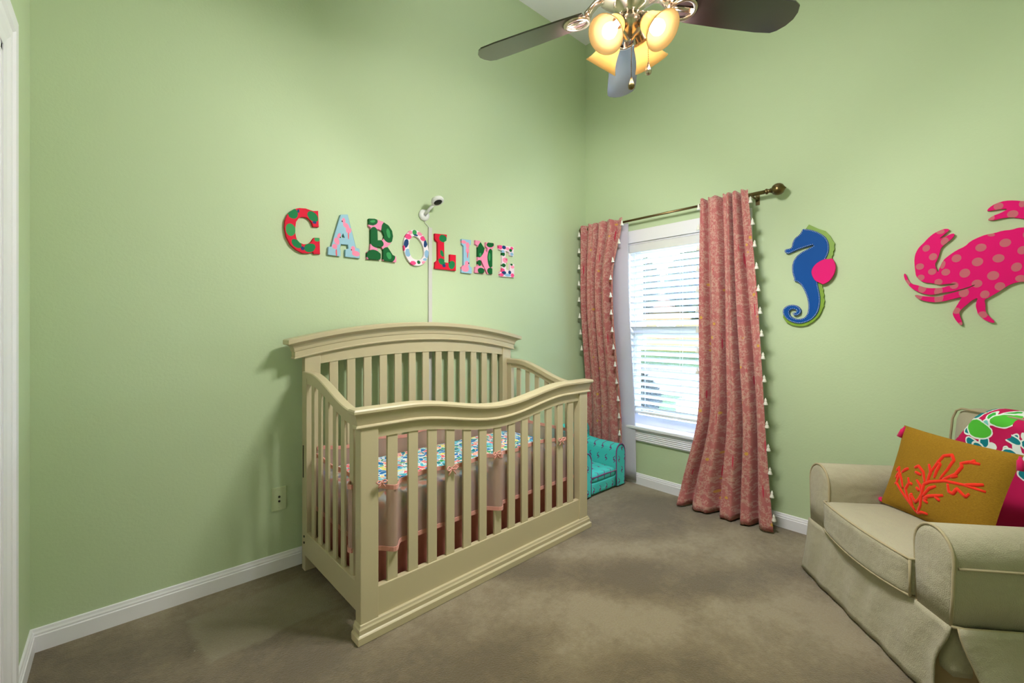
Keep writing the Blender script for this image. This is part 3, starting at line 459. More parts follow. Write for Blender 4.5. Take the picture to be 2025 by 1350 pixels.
def baseboard(name, p0, p1, nrm):
    mb = MB(); v = []; f = []; n = len(BBP)
    for p in (p0, p1):
        for o, z in BBP: v.append((p[0] + nrm[0] * o, p[1] + nrm[1] * o, z))
        v.append((p[0], p[1], 0))
    m = n + 1
    for i in range(m): f.append((i, (i + 1) % m, m + (i + 1) % m, m + i))
    f += [tuple(range(m))[::-1], tuple(range(m, 2 * m))]
    mb.add(v, f); struct(mb.build(name, M['trim']), 'white moulded baseboard')
baseboard('baseboard_back', (XL, YB), (XR, YB), (0, -1))
baseboard('baseboard_right', (XR, YB), (XR, YF), (-1, 0))
baseboard('baseboard_left', (XL, DY1 + .13), (XL, YB), (1, 0))
baseboard('baseboard_front', (XL, YF), (XR, YF), (0, 1))
# door in the left wall
d = struct(empty('door_1', (XL, (DY0 + DY1) / 2, 0)), 'white door casing at the left edge')
def dpart(name, mb, bevel=.002): return mb.build(name, M['trim'], d, bevel=bevel, loc=(-XL, -(DY0 + DY1) / 2, 0))
def casing_side(y_in, y_out):
    pr = [(0, 0), (.006, 0), (.009, .03), (.014, .05), (.014, .075), (.02, .085), (.02, .125), (0, .125)]
    sg = 1 if y_out > y_in else -1; v = []; f = []; n = len(pr)
    for z in (0, DZ + .0):
        for x, s_ in pr: v.append((XL + x, y_in + sg * s_, z if z == 0 else DZ + s_))
    for i in range(n):
        q = (i, (i+1) % n, n + (i+1) % n, n + i); f.append(q if sg > 0 else q[::-1])
    mb = MB(); mb.add(v, f + [tuple(range(n)), tuple(range(n, 2*n))]); return mb
dpart('casing', casing_side(DY1, DY1 + .125), 0); dpart('casing', casing_side(DY0, DY0 - .125), 0)
pr = [(0, 0), (.006, 0), (.009, .03), (.014, .05), (.014, .075), (.02, .085), (.02, .125), (0, .125)]; v = []; n = len(pr)
for sg, y in ((-1, DY0), (1, DY1)):
    for x, s_ in pr: v.append((XL + x, y + sg * s_, DZ + s_))
mb = MB(); mb.add(v, [(i, (i+1) % n, n + (i+1) % n, n + i) for i in range(n)]); dpart('header_casing', mb, 0)
mb = MB(); mb.box(XL - T, XL + .004, DY1 - .02, DY1, 0, DZ); mb.box(XL - T, XL + .004, DY0, DY0 + .02, 0, DZ); mb.box(XL - T, XL + .004, DY0, DY1, DZ - .02, DZ); dpart('jamb', mb)
leaf = MB().box(XL - .125, XL - .09, DY0 + .02, DY1 - .02, .01, DZ - .02).build('door_leaf', M['trim'], d, loc=(-XL, -(DY0 + DY1) / 2, 0))
for zz in ((.2, .85), (1.0, 1.8)):
    for yy in ((DY0 + .10, DY0 + .37), (DY0 + .44, DY1 - .10)):
        MB().box(XL - .092, XL - .082, yy[0], yy[1], zz[0], zz[1]).build('panel', M['trim'], leaf, bevel=.004)
m4 = Matrix.Translation((XL - .09, DY0 + .09, .95)) @ Matrix.Rotation(R(90), 4, 'Y')
MB().lathe([(.0, 0), (.03, 0), (.03, .006), (.012, .01), (.012, .035), (.028, .045), (.03, .06), (.02, .072), (0, .074)], 18, m4).build('door_knob', M['nickel'], leaf, True)

# window
wi = struct(empty('window_1', (XR, (WY0 + WY1) / 2, 0)), 'white double-hung window behind the blind')
def wp(name, mb, mat='trim', parent=None, bevel=.002): return mb.build(name, M[mat], parent or wi, bevel=bevel, loc=(-XR, -(WY0 + WY1) / 2, 0) if parent is None else None)
wp('header_casing', MB().box(XR - .018, XR, WY0 - .06, WY1 + .06, WZ1, WZ1 + .095))
wp('side_casing', MB().box(XR - .018, XR, WY1, WY1 + .06, .45, WZ1)); wp('side_casing', MB().box(XR - .018, XR, WY0 - .06, WY0, .45, WZ1))
jb = MB(); jb.box(XR, XR + T, WY1 - .012, WY1, WZ0, WZ1); jb.box(XR, XR + T, WY0, WY0 + .012, WZ0, WZ1); jb.box(XR, XR + T, WY0, WY1, WZ1 - .012, WZ1); wp('jamb_lining', jb)
wp('sill', MB().box(XR - .042, XR + T, WY0 - .075, WY1 + .075,   .428, .452), bevel=.006)
ap = MB(); ap.box(XR - .016, XR, WY0 - .055, WY1 + .055, .335, .428)
apron = wp('apron', ap)
for i in range(6):
    z = .345 + i * .0135; wp('apron_bead', MB().tube([(XR - .016, WY0 - .055, z), (XR - .016, WY1 + .055, z)], .0045, 6), bevel=0)
GX = XR + .10
def sash(name, z0, z1, x):
    mb = MB(); e = .045; y0, y1 = WY0 + .014, WY1 - .014
    mb.box(x - .016, x + .016, y0, y0 + e, z0, z1); mb.box(x - .016, x + .016, y1 - e, y1, z0, z1); eb = .09 if z0 < 1 else e; mb.box(x - .016, x + .016, y0 + e, y1 - e, z0, z0 + eb); mb.box(x - .016, x + .016, y0 + e, y1 - e, z1 - e, z1)
    sh = wp(name, mb, bevel=0); MB().box(x - .002, x + .002, y0 + e, y1 - e, z0 + e, z1 - e).build('pane', M['glass'], sh)
sash('upper_sash', 1.16, WZ1 - .014, GX + .018); sash('lower_sash', .434, 1.205, GX - .016)

# ------------------------------------------------------------------ ceiling fan with light kit
FC = Vector((1.41, .925, 0)); FB = 2.41
fan = tag(empty('ceiling_fan', (FC.x, FC.y, FB)), 'nickel ceiling fan with dark blades and four lit amber glass shades', 'ceiling fan')
MB().lathe([(0, .02), (.05, .02), (.085, .035), (.125, .05), (.14, .075), (.14, .12), (.125, .145), (.07, .165), (.03, .175), (0, .175)], 36).build('motor_housing', M['nickel'], fan, True)
MB().lathe([(.013, .17), (.013, ZC - FB - .04)], 14).build('downrod', M['nickel'], fan, True)
MB().lathe([(.02, ZC - FB - .09), (.045, ZC - FB - .075), (.065, ZC - FB - .03), (.07, ZC - FB)], 24).build('canopy', M['nickel'], fan, True)
BA0 = 37.3
def blade_mesh():
    out = []
    for r, h in ((.17, .050), (.26, .058), (.40, .066), (.55, .071), (.62, .070)): out.append((r, -h))
    tip = [(.645, -.058), (.66, -.03), (.664, 0), (.655, .03), (.635, .056), (.615, .068)]
    top = [(r, h) for r, h in ((.55, .071), (.40, .066), (.26, .058), (.17, .050))]
    return out + tip + top
bl = MB().prism([blade_mesh()], -.003, .003, lambda x, y, z: (x, z, y))
bme = None
def bracket_mb():
    mb = MB()
    path = [(.09, 0, .045), (.125, 0, .040), (.15, 0, .022), (.165, 0, .004)]
    def sec(p, w, h): return [(p[0], -w, p[2] - h), (p[0], w, p[2] - h), (p[0], w, p[2] + h), (p[0], -w, p[2] + h)]
    v = [q for p, w_ in zip(path, (.028, .02, .022, .034)) for q in sec(p, w_, .005)]
    f = [(i*4+k, i*4+(k+1) % 4, i*4+4+(k+1) % 4, i*4+4+k) for i in range(3) for k in range(4)] + [(3,2,1,0), (12,13,14,15)]
    mb.add(v, f)
    ring = [(.208 + .046 * cos(a), .043 * sin(a), -.006) for a in [2 * pi * k / 24 for k in range(24)]]
    mb.tube(ring, .0085, 8, True)
    mb.box(.155, .245, -.010, .010, -.008, -.002)
    return mb
brm = None
for k in range(5):
    rz = R(BA0 + 72 * k)
    if k == 0:
        br = bracket_mb().build('blade_bracket', M['nickel'], fan, True); brm = br.data
    else: br = link('blade_bracket', brm, fan)
    br.rotation_euler = (R(-11), 0, rz)
    if k == 0: b = bl.build('blade', M['blade'], fan, bevel=.0015); bme = b.data
    else: b = link('blade', bme, fan, bevel=.0015)
    b.rotation_euler = (R(-11), 0, rz); b['label'] = 'dark brown wooden fan blade'
# light kit
MB().lathe([(.0, -.135), (.012, -.134), (.02, -.125), (.035, -.112), (.048, -.095), (.05, -.075), (.038, -.058), (.03, -.045), (.034, -.03), (.055, -.015), (.06, .0), (.05, .02)], 28).build('light_kit_hub', M['nickel'], fan, True)
fwd = Vector((.665, .7468, 0)); rgt = Vector((.7468, -.665, 0))
SHP = [(.024, 0), (.030, .006), (.036, .02), (.040, .04), (.046, .062), (.055, .082), (.067, .1)]
BLP = [(0, .075 + .018), (.012, .075 + .016), (.022, .075 + .008), (.0265, .075 - .004), (.024, .055), (.017, .038), (.012, .022), (.011, 0)]
for (a, b_) in ((-.10, -.08), (.08, -.10), (.10, .08), (-.08, .10)):
    dr = (rgt * a + fwd * b_).normalized(); tilt = R(47)
    ax = dr * cos(tilt) - Vector((0, 0, 1)) * sin(tilt)
    neck = Vector((0, 0, -.075)) + dr * .062 + Vector((0, 0, -.018))
    q = ax.to_track_quat('Z', 'Y').to_matrix().to_4x4()
    mt = Matrix.Translation(neck) @ q
    MB().tube([Vector((0, 0, -.07)) + dr * .03, Vector((0, 0, -.06)) + dr * .045, Vector((0, 0, -.068)) + dr * .056, neck], .009, 10).build('lamp_arm', M['nickel'], fan, True)
    fit = MB().lathe([(.0, -.012), (.016, -.012), (.02, -.004), (.027, .004), (.031, .022), (.033, .024), (.033, .028)], 20, mt).build('socket_cup', M['nickel'], fan, True)
    mt2 = mt @ Matrix.Translation((0, 0, .012))
    sh = MB().lathe(SHP + [(r - .0025, z) for r, z in reversed(SHP)], 32, mt2).build('glass_shade', M['shade'], fan, True); sh['label'] = 'lit amber glass bell shade'
    bu = MB().lathe(BLP, 20, mt2).build('bulb', M['bulb'], fan, True); bu['label'] = 'glowing round bulb'
    sd = bpy.data.lights.new('lamp_light', 'SPOT'); so = bpy.data.objects.new('lamp_light', sd); COL.objects.link(so)
    sd.energy = LAMP_WATT; sd.color = LAMP_COLOR; sd.spot_size = R(178); sd.spot_blend = .35; sd.shadow_soft_size = .10
    so.parent = fan; so.location = mt2 @ Vector((0, 0, .122)); so.rotation_euler = ax.to_track_quat('-Z', 'Y').to_euler()
    up_ = (dr * sin(tilt) + Vector((0, 0, 1)) * cos(tilt)).normalized()          # added spot above the shade, aimed up to brighten the ceiling
    sd = bpy.data.lights.new('ceiling_fill_light', 'SPOT'); so = bpy.data.objects.new('ceiling_fill_light', sd); COL.objects.link(so)
    sd.energy = CEILING_FILL_WATT; sd.color = LAMP_COLOR; sd.spot_size = R(124); sd.spot_blend = .7; sd.shadow_soft_size = .05
    so.parent = fan; so.location = mt2 @ Vector((0, 0, .06)) + up_ * .085; so.rotation_euler = Vector((dr.x * .12, dr.y * .12, 1)).to_track_quat('-Z', 'Y').to_euler()
def chain(off, z0, z1, mat):
    ch = MB(); n = int((z0 - z1) / .008)
    ch.tube([(off[0], off[1], z0), (off[0], off[1], z1)], .0011, 6)
    for i in range(n): ch.lathe([(0, -.0022), (.0022, 0), (0, .0022)], 6, Matrix.Translation((off[0], off[1], z0 - i * .008)))
    c = ch.build('pull_chain', M[mat], fan)
    MB().lathe([(0, .034), (.003, .033), (.005, .022), (.010, .010), (.0125, 0), (.010, -.008), (.004, -.012), (0, -.0125)], 14, Matrix.Translation((off[0], off[1], z1 - .03))).build('pendant', M[mat], c, True)
p = -fwd * .03 + rgt * (-.002); chain(p, -.10, -.295, 'bronze')
p = -fwd * .035 + rgt * .058; chain(p, -.06, -.245, 'nickel')

# ------------------------------------------------------------------ crib
TH = R(1.8)
crib = tag(empty('crib', (.664, 1.613, 0), (0, 0, TH)), 'cream painted wooden baby crib with arched headboard and slatted sides', 'crib')
CL, MX = 1.462, .733
def cp(name, mb, bevel=.003, smooth=False, mat='crib', parent=None): return mb.build(name, M[mat], parent or crib, smooth, bevel)
def dip(x, a=.062, w=.52):
    s_ = abs(x - MX); return 0 if s_ > w else -a * (1 + cos(pi * s_ / w)) / 2
def arch(x, a=.094, hw=.78): return a * max(0, 1 - ((x - .718) / hw) ** 2)
# front: posts, rail, apron, slats, panel, base moulding
FR = [(.000, .895), (.018, .893), (.022, .887), (.022, .878), (.018, .872), (.012, .870), (.009, .858), (.006, .845), (.003, .834), (.002, .830), (.008, .827), (.010, .822), (.008, .817), (0, .815)]
cp('cap_rail', moulding(.006, 1.456, .022, .058, FR[::-1], dip), 0)
def strip(x0, x1, y0, y1, zt, zb, n=36):
    mb = MB(); v = []; f = []
    for i in range(n + 1):
        x = x0 + (x1 - x0) * i / n
        v += [(x, y0, zb(x)), (x, y0, zt(x)), (x, y1, zt(x)), (x, y1, zb(x))]
    for i in range(n):
        for k in range(4): f.append((i*4+k, i*4+4+k, i*4+4+(k+1) % 4, i*4+(k+1) % 4))
    f += [(0,1,2,3), (n*4+3, n*4+2, n*4+1, n*4)]
    return mb.add(v, f)
cp('front_apron', strip(.085, 1.375, .030, .05, lambda x: .83 + dip(x), lambda x: .772 + dip(x, .06)), 0)
for x0 in (.017, 1.370): cp('front_post', MB().box(x0, x0 + .074, .020, .066, .055, .835), .003)
slm = None
for i in range(13):
    x = .136 + i * .0954; h = .775 + dip(x + .023, .06)
    cp('front_slat', MB().box(x, x + .046, .034, .047, .17, h + .02), .002)
cp('front_panel', MB().box(.085, 1.375, .028, .056, .05, .184), .003)
cp('base_moulding', moulding(.016, 1.446, .018, .066, [(0, .002), (.016, .002), (.016, .028), (.012, .032), (.008, .035), (.008, .052), (.004, .058), (.002, .066), (0, .068)], lambda x: 0, 4), 0)
# headboard
HY = .684
CR = [(.0, 1.040), (.012, 1.042), (.014, 1.046), (.010, 1.051), (.010, 1.076), (.014, 1.080), (.015, 1.085), (.017, 1.095), (.024, 1.108), (.036, 1.117), (.044, 1.120), (.050, 1.124), (.050, 1.143), (.046, 1.146), (0, 1.146)]
cp('cornice', moulding(-.006, 1.443, HY + .0, HY + .042, CR, arch), 0)
cp('headboard_apron', strip(.10, 1.362, HY + .008, HY + .03, lambda x: 1.045 + arch(x), lambda x: 1.0 + arch(x, .062)), 0)
for x0 in (.033, 1.357): cp('headboard_post', MB().box(x0, x0 + .077, HY + .002, HY + .044, 0, 1.088), .003)
for i in range(13):
    x = .158 + i * .0925; cp('headboard_slat', MB().box(x, x + .045, HY + .012, HY + .025, .20, 1.02 + arch(x + .02, .062)), .002)
cp('headboard_rail', MB().box(.10, 1.362, HY + .006, HY + .034, .10, .215), .003)
# sides
def swoop(y): # height of a side rail's top from the front post (y .06) to the headboard (y .69)
    t_ = smooth01((y - .10) / .50); return .872 + .118 * t_
for x0, nm in ((.024, 'left'), (1.396, 'right')):
    mb = MB(); v = []; f = []; n = 24
    for i in range(n + 1):
        y = .055 + (HY - .055) * i / n; z = swoop(y)
        pr = [(-.004, z - .03), (-.004, z - .004), (0, z), (.034, z), (.038, z - .004), (.038, z - .03)]
        v += [(x0 + a, y, b) for a, b in pr]
    for i in range(n):
        for k in range(6): f.append((i*6+k, i*6+(k+1) % 6, i*6+6+(k+1) % 6, i*6+6+k))
    f += [tuple(range(6)), tuple(n*6+k for k in range(6))]
    cp('side_rail', mb.add(v, f), 0)
    mb = MB(); v = []; f = []
    for i in range(n + 1):
        y = .06 + (HY - .06) * i / n; z = swoop(y) - .025
        v += [(x0 + .005, y, z), (x0 + .005, y, z - .035), (x0 + .029, y, z - .035), (x0 + .029, y, z)]
    for i in range(n):
        for k in range(4): f.append((i*4+k, i*4+4+k, i*4+4+(k+1) % 4, i*4+(k+1) % 4))
    cp('side_under_rail', mb.add(v, f), 0)
    cp('side_bottom_rail', MB().box(x0 + .003, x0 + .031, .06, HY + .002, .088, .205), .003)
    cp('side_stile', MB().box(x0 + .003, x0 + .031, .062, .092, .2, .86), .002); cp('side_stile', MB().box(x0 + .003, x0 + .031, .645, HY, .2, .98), .002)
    for i in range(6):
        y = .128 + i * .087; cp('side_slat', MB().box(x0 + .011, x0 + .021, y, y + .038, .19, swoop(y) - .045), .002)
# hardware on the left back post: slot plate, bolts
MB().box(.0315, .034, HY + .018, HY + .028, .46, .62).build('hinge_slot', M['dark'], crib)
for z in (.150, .180): MB().lathe([(0, 0), (.006, 0), (.006, .003), (0, .004)], 12, Matrix.Translation((.0265, HY - .01, z)) @ Matrix.Rotation(R(-90), 4, 'Y')).build('bolt_head', M['bolt'], crib, True)
# mattress, skirt, liner inside the crib
mat_o = tag(MB().rbox(.085, 1.375, .085, HY - .01, .375, .505, .04, 12).build('crib_mattress', M['sheet'], None, True), 'crib mattress in a multicoloured blue, pink and green floral sheet', 'mattress')
mat_o.location = crib.location; mat_o.rotation_euler = crib.rotation_euler
sk = tag(empty('crib_skirt', crib.location, crib.rotation_euler), 'gathered dusty pink crib skirt hanging below the mattress', 'crib skirt')
def skirt(name, p0, p1, nrm, k):
    L = sqrt((p1[0]-p0[0])**2 + (p1[1]-p0[1])**2)
    def fn(u, v_):
        a = (.4 + v_) * .011 * (sin(u * L * 62 + k) + .5 * sin(u * L * 133 + 2 * k))
        return (p0[0] + (p1[0]-p0[0])*u + nrm[0]*a, p0[1] + (p1[1]-p0[1])*u + nrm[1]*a, .385 - v_ * .345)
    MB().grid(int(L * 140), 8, fn).build(name, M['skirt'], sk, True)
skirt('front_drop', (.085, .105), (1.375, .105), (0, 1), .3); skirt('side_drop', (.095, .10), (.095, .66), (1, 0), 1.2); skirt('side_drop', (1.365, .10), (1.365, .66), (1, 0), 2.2); skirt('back_drop', (.09, .655), (1.37, .655), (0, 1), .9)
ln = tag(empty('crib_liner', crib.location, crib.rotation_euler), 'sheer pink mesh crib liner with peach binding woven through the slats', 'crib liner')
def bump_at(x, c, w): return smooth01(1 - abs(x - c) / w)
def wall_path(kind):
    P = []
    if kind == 'front':
        for i in range(121):
            x = .098 + (1.365 - .098) * i / 120
            y = .066 - .056 * bump_at(x, .16, .055) - .056 * bump_at(x, .735, .06)
            P.append((x, y, .575 - .012 * sin(x * 9) ** 2 - .015 * (x > 1.2), .315))
        return P
    if kind == 'left':
        for i in range(61):
            y = .096 + (.66 - .096) * i / 60; x = .064 - .054 * bump_at(y, .115, .085); P.append((x, y, .585 - .012 * sin(y * 11) ** 2, .325))
        return P
    if kind == 'right': return [(1.392, .096 + .564 * i / 40, .578, .32) for i in range(41)]
    return [(.09 + 1.29 * i / 60, HY - .006 + .004 * sin(i), .60 - .02 * sin(i * .21) ** 2, .33) for i in range(61)]
for kind in ('front', 'left', 'right', 'back'):
    P = wall_path(kind); n = len(P) - 1
    pn = MB().grid(n, 4, lambda u, v_: (P[round(u*n)][0], P[round(u*n)][1], P[round(u*n)][2] + (P[round(u*n)][3] - P[round(u*n)][2]) * v_)).build('mesh_panel', M['mesh'], ln, True)
    for e, nm in ((2, 'top_binding'), (3, 'bottom_binding')):
        mb = MB(); v = []; f = []
        nx, ny = (0, 1) if kind in ('front', 'back') else (1, 0)
        for q in P:
            z = q[e]; h = .009
            for dx, dz in ((-.003, -h), (.003, -h), (.003, h), (-.003, h)): v.append((q[0] + nx*dx, q[1] + ny*dx, z + dz))
        for i in range(n):
            for k in range(4): f.append((i*4+k, i*4+4+k, i*4+4+(k+1) % 4, i*4+(k+1) % 4))
        mb.add(v, f).build(nm, M['binding'], pn)
def bow(x, y, z, s_=1):
    mb = MB()
    for sg in (-1, 1):
        lp = [(x, y, z), (x + sg*.018*s_, y - .006, z + .012*s_), (x + sg*.032*s_, y - .007, z + .004*s_), (x + sg*.020*s_, y - .008, z - .006*s_), (x, y - .004, z)]
        mb.tube(lp, .0035, 6); mb.tube([(x, y - .003, z), (x + sg*.012*s_, y - .007, z - .016*s_), (x + sg*.02*s_, y - .006, z - .028*s_)], .003, 6)
    mb.lathe([(0, -.006), (.005, -.003), (.006, 0), (.005, .003), (0, .006)], 8, Matrix.Translation((x, y - .004, z)))
    mb.build('ribbon_bow', M['binding'], ln, True)
bow(.445, .027, .572); bow(.70, .012, .592, .9); bow(1.205, .027, .568); bow(.095, .008, .60, .7)

# ------------------------------------------------------------------ curtain rod and curtains
RX, RZ = 2.905, 2.028
rod = tag(empty('curtain_rod', (RX, 1.65, RZ)), 'antique brass curtain rod with ball finial above the window', 'curtain rod')
MB().tube([(0, .70, 0), (0, -.30, 0)], .0085, 12).build('thin_rod', M['bronze'], rod, True)
MB().tube([(0, -.28, 0), (0, -.70, 0)], .012, 12).build('thick_rod', M['bronze'], rod, True)
mf = Matrix.Translation((0, -.70, 0)) @ Matrix.Rotation(R(90), 4, 'X')
fp = [(.012, -.01), (.017, -.006), (.017, .002), (.012, .006), (.012, .018), (.016, .022), (.014, .026), (.020, .030), (.028, .036), (.034, .048), (.036, .060), (.033, .074), (.025, .086), (.013, .093), (.006, .098), (0, .104)]
MB().lathe(fp, 22, mf).build('ball_finial', M['bronze'], rod, True)
MB().lathe([(r, z * .9) for r, z in fp], 22, Matrix.Translation((0, .655, 0)) @ Matrix.Rotation(R(-90), 4, 'X')).build('ball_finial', M['bronze'], rod, True)
for y in (-.62, .60):
    mb = MB(); mb.tube([(0, y, -.014), (.04, y, -.016), (XR - RX, y, -.016)], .006, 8); mb.box(XR - RX - .004, XR - RX, y - .012, y + .012, -.05, .03); mb.tube([(0.013 * cos(a), y, .013 * sin(a)) for a in [pi + pi * k / 8 for k in range(9)]], .004, 6)
    mb.build('bracket', M['bronze'], rod)
TAS = None
def tassel(parent, loc, rot=0):
    global TAS
    if TAS is None:
        mb = MB(); mb.lathe([(0, .026), (.002, .025), (.003, .018), (.006, .015), (.007, .010), (.0055, .006), (.008, 0), (.0125, -.014), (.0115, -.016), (0, -.014)], 10)
        o = mb.build('tassel', M['tassel'], parent, True); TAS = o.data
    else: o = link('tassel', TAS, parent)
    o.location = loc; o.rotation_euler = (0, random.uniform(-.15, .15), rot); return o
def curtain_panel(name, label, yL, yR, xf, folds, ztop=2.052, zbot=.012, nu=150, nv=60, ph=0):
    root = tag(empty(name, (XR - .09, (yL(0) + yR(0)) / 2, 0)), label, 'curtain'); o0 = root.location
    def P(u, v_):
        z = ztop + (zbot - ztop) * v_
        y = yL(v_) + (yR(v_) - yL(v_)) * u
        return Vector(xf(u, v_, z, y)) - o0
    mb = MB(); mb.grid(nu, nv, lambda u, v_: P(u, v_))
    ob = mb.build('fabric', M['curtain'], root, True, solid=.002)
    uvl = ob.data.uv_layers.new(name='UVMap')
    for lp in ob.data.loops:
        i = lp.vertex_index; uvl.data[lp.index].uv = ((i % (nu + 1)) / nu * .55 + ph, 1 - (i // (nu + 1)) / nv)
    return root, P
def prof(u, n, ph): # pleat section: rounded ridges and tight valleys
    s_ = sin(2 * pi * n * u + ph + .9 * sin(2 * pi * u * 1.3 + ph)); return 1 - 2 * (abs((1 - s_) / 2) ** 3.6) + .12 * sin(4 * pi * n * u + 1 + ph)
# right-hand panel
def rL(v_): return 1.325 + .012 * v_ + .135 * smooth01((v_ - .60) / .42) ** 1.3
def rR(v_): return 1.035 - .145 * v_
def rX(u, v_, z, y):
    amp = .030 + .020 * smooth01(v_ * 1.1); hd = smooth01(v_ / .05)
    x = 2.868 + .012 * v_ - amp * prof(u, 4.3, .6) + .006 * sin(u * 40 + v_ * 3) * (1 - v_) * .6
    zz = z + .005 * sin(2 * pi * 7 * u) * (1 - hd)
    if v_ > .95: x -= .03 * (v_ - .95) / .05 * (1 - u) ; zz += .018 * max(0, sin(u * 9 + 1)) * (v_ - .95) / .05 * 0
    return (x, y + .006 * sin(6 * v_ + 9 * u), zz)
rc, RP = curtain_panel('curtain', 'pink coral-print curtain flaring to the carpet, right of the window, near the seahorse', rL, rR, rX, 5)
for i in range(15):
    v_ = .03 + i * .066; q = RP(1, v_); tassel(rc, (q.x, q.y - .010, q.z - .012))
for i in range(9):
    v_ = .02 + i * .066; q = RP(0, v_); tassel(rc, (q.x, q.y + .010, q.z - .012))
# left-hand panel: bunched towards the corner, white lining showing beyond its tasselled edge
def lL(v_): return 2.335
def lR(v_): return 1.930 + .085 * smooth01(v_ / .22) - .035 * smooth01((v_ - .35) / .65)
def lX(u, v_, z, y):
    lo = smooth01((v_ - .25) / .52); amp = (.030 + .006 * v_) * (1 - .55 * lo); hd = smooth01(v_ / .05)
    return (2.872 + .062 * lo - amp * prof(u, 4.0, 1.9), y, z + .005 * sin(2 * pi * 6 * u) * (1 - hd))
lc, LP = curtain_panel('curtain', 'pink coral-print curtain bunched into the room corner, left of the window', lL, lR, lX, 5, nu=130, ph=.6)
for i in range(14):
    v_ = .02 + i * .066; q = LP(1, v_); tassel(lc, (q.x - .012, q.y + (.012 if v_ > .1 else -.008), q.z - .012))
for i in range(8):
    v_ = .03 + i * .066; q = LP(0, v_); tassel(lc, (q.x - .005, q.y + .012, q.z - .012))
def lining(u, v_):
    z = 2.02 - v_ * 1.99; yr = 1.935 - .05 * smooth01((v_ - .1) / .9)
    return Vector((2.924 + .006 * sin(u * 14) + .03 * smooth01((v_ - .25) / .52), 2.325 + (yr - 2.325) * u, z)) - lc.location
MB().grid(40, 20, lining).build('lining', M['lining'], lc, True, solid=.0015)
MB().grid(75, 30, lambda u, v_: RP(.01 + .98 * u, v_ * .985) + Vector((.007, 0, 0))).build('lining', M['lining'], rc, True)

# ------------------------------------------------------------------ blind
bx, by0, by1 = XR + .035, WY0 + .016, WY1 - .016
blind = tag(empty('window_blind', (bx, (by0 + by1) / 2, 0)), 'white horizontal slat blind, tilted half open, in the window', 'blind')
bl0 = -blind.location
MB().box(bx - .035, bx - .025, by0, by1, WZ1 - .075, WZ1 - .013).build('valance', M['slat'], blind, bevel=.003, loc=bl0)
MB().box(bx - .024, bx + .024, by0 + .004, by1 - .004, WZ1 - .055, WZ1 - .013).build('head_rail', M['slat'], blind, loc=bl0)
sm = MB(); hw = .0275; a = R(35)
sec = [(-hw, -.0015), (0, -.0008), (hw, -.0015), (hw, .0012), (0, .0022), (-hw, .0012)]
v = []; f = []
for y in (by0 + .003, by1 - .003):
    for s_, t_ in sec: v.append((s_ * cos(a) + t_ * sin(a), y - blind.location.y, -s_ * sin(a) + t_ * cos(a)))
f = [(i, (i+1) % 6, 6 + (i+1) % 6, 6 + i) for i in range(6)] + [(5,4,3,2,1,0), (6,7,8,9,10,11)]
sme = None; zz = WZ1 - .098; k = 0
while zz > .55:
    if sme is None: o = sm.add(v, f).build('slat', M['slat'], blind); sme = o.data
    else: o = link('slat', sme, blind)
    o.location = (0, 0, zz); zz -= .0475
MB().box(bx - .022, bx + .022, by0 + .003, by1 - .003, zz + .006, zz + .024).build('bottom_rail', M['slat'], blind, bevel=.003, loc=bl0)
for y in (by1 - .11, (by0 + by1) / 2, by0 + .11):
    for dx in (-.021, .021): MB().tube([(bx + dx, y, WZ1 - .06), (bx + dx, y, zz + .02)], .0010, 5).build('ladder_cord', M['white'], blind, loc=bl0)
cd = MB().tube([(bx - .03, by1 - .045, WZ1 - .06), (bx - .03, by1 - .047, .66)], .0016, 6).build('pull_cord', M['white'], blind, loc=bl0)
MB().lathe([(0, .03), (.004, .028), (.007, .0), (0, -.001)], 10, Matrix.Translation((bx - .03, by1 - .047, .635))).build('cord_pull', M['white'], cd, True)
cd = MB().tube([(bx - .03, by1 - .062, WZ1 - .06), (bx - .03, by1 - .062, .70)], .0016, 6).build('pull_cord', M['white'], blind, loc=bl0)

# ------------------------------------------------------------------ wall letters
LET = {'C': 'red wooden letter C painted with green leaves', 'A': 'pale blue wooden letter A painted with pink flamingos', 'R': 'pink wooden letter R painted with dark green palm leaves',
       'O': 'multicoloured floral painted wooden letter O beside the cable cover', 'L': 'red wooden letter L painted with green leaves', 'I': 'pale blue wooden letter I painted with pink flamingos',
       'N': 'pink wooden letter N painted with dark green palm leaves', 'E': 'multicoloured floral painted wooden letter E, rightmost of the name'}
for ch in 'CAROLINE':
    A_ = ART['letter_' + ch]; polys = A_['p']
    if ch == 'O': polys = [chaikin(p_, 2) for p_ in polys]
    o = MB().prism(polys, -.008, .008).build('wall_letter', paintmat('painted_letter', BASE[ch], A_['b']), None, bevel=.0012)
    o.location = (A_['c'][0], YB - .008, A_['c'][1]); tag(o, LET[ch], 'letter', 'painted name letters on the wall')
# ------------------------------------------------------------------ baby monitor, cable, cable cover, outlet
mon = tag(empty('baby_monitor', (1.400, YB, 1.905)), 'white wall-mounted baby monitor camera above the letters', 'camera')
mw = Matrix.Rotation(R(90), 4, 'X')
MB().lathe([(0, 0), (.034, 0), (.036, .006), (.034, .014), (.022, .019), (0, .021)], 26, mw).build('wall_base', M['white'], mon, True)
MB().tube([(0, -.015, .0), (.008, -.05, .026), (.020, -.10, .060)], .009, 12, rr=[.012, .009, .008]).build('arm', M['white'], mon, True)
hd = Matrix.Translation((.026, -.118, .072)) @ Vector((.10, -.42, -.88)).to_track_quat('Z', 'Y').to_matrix().to_4x4()
he = MB().lathe([(0, -.018), (.022, -.016), (.036, -.008), (.040, .002), (.038, .011), (.033, .014), (0, .014)], 26, hd).build('camera_head', M['white'], mon, True)
MB().lathe([(0, .0175), (.022, .017), (.026, .014), (.026, .012)], 22, hd).build('lens', M['dark'], he, True)
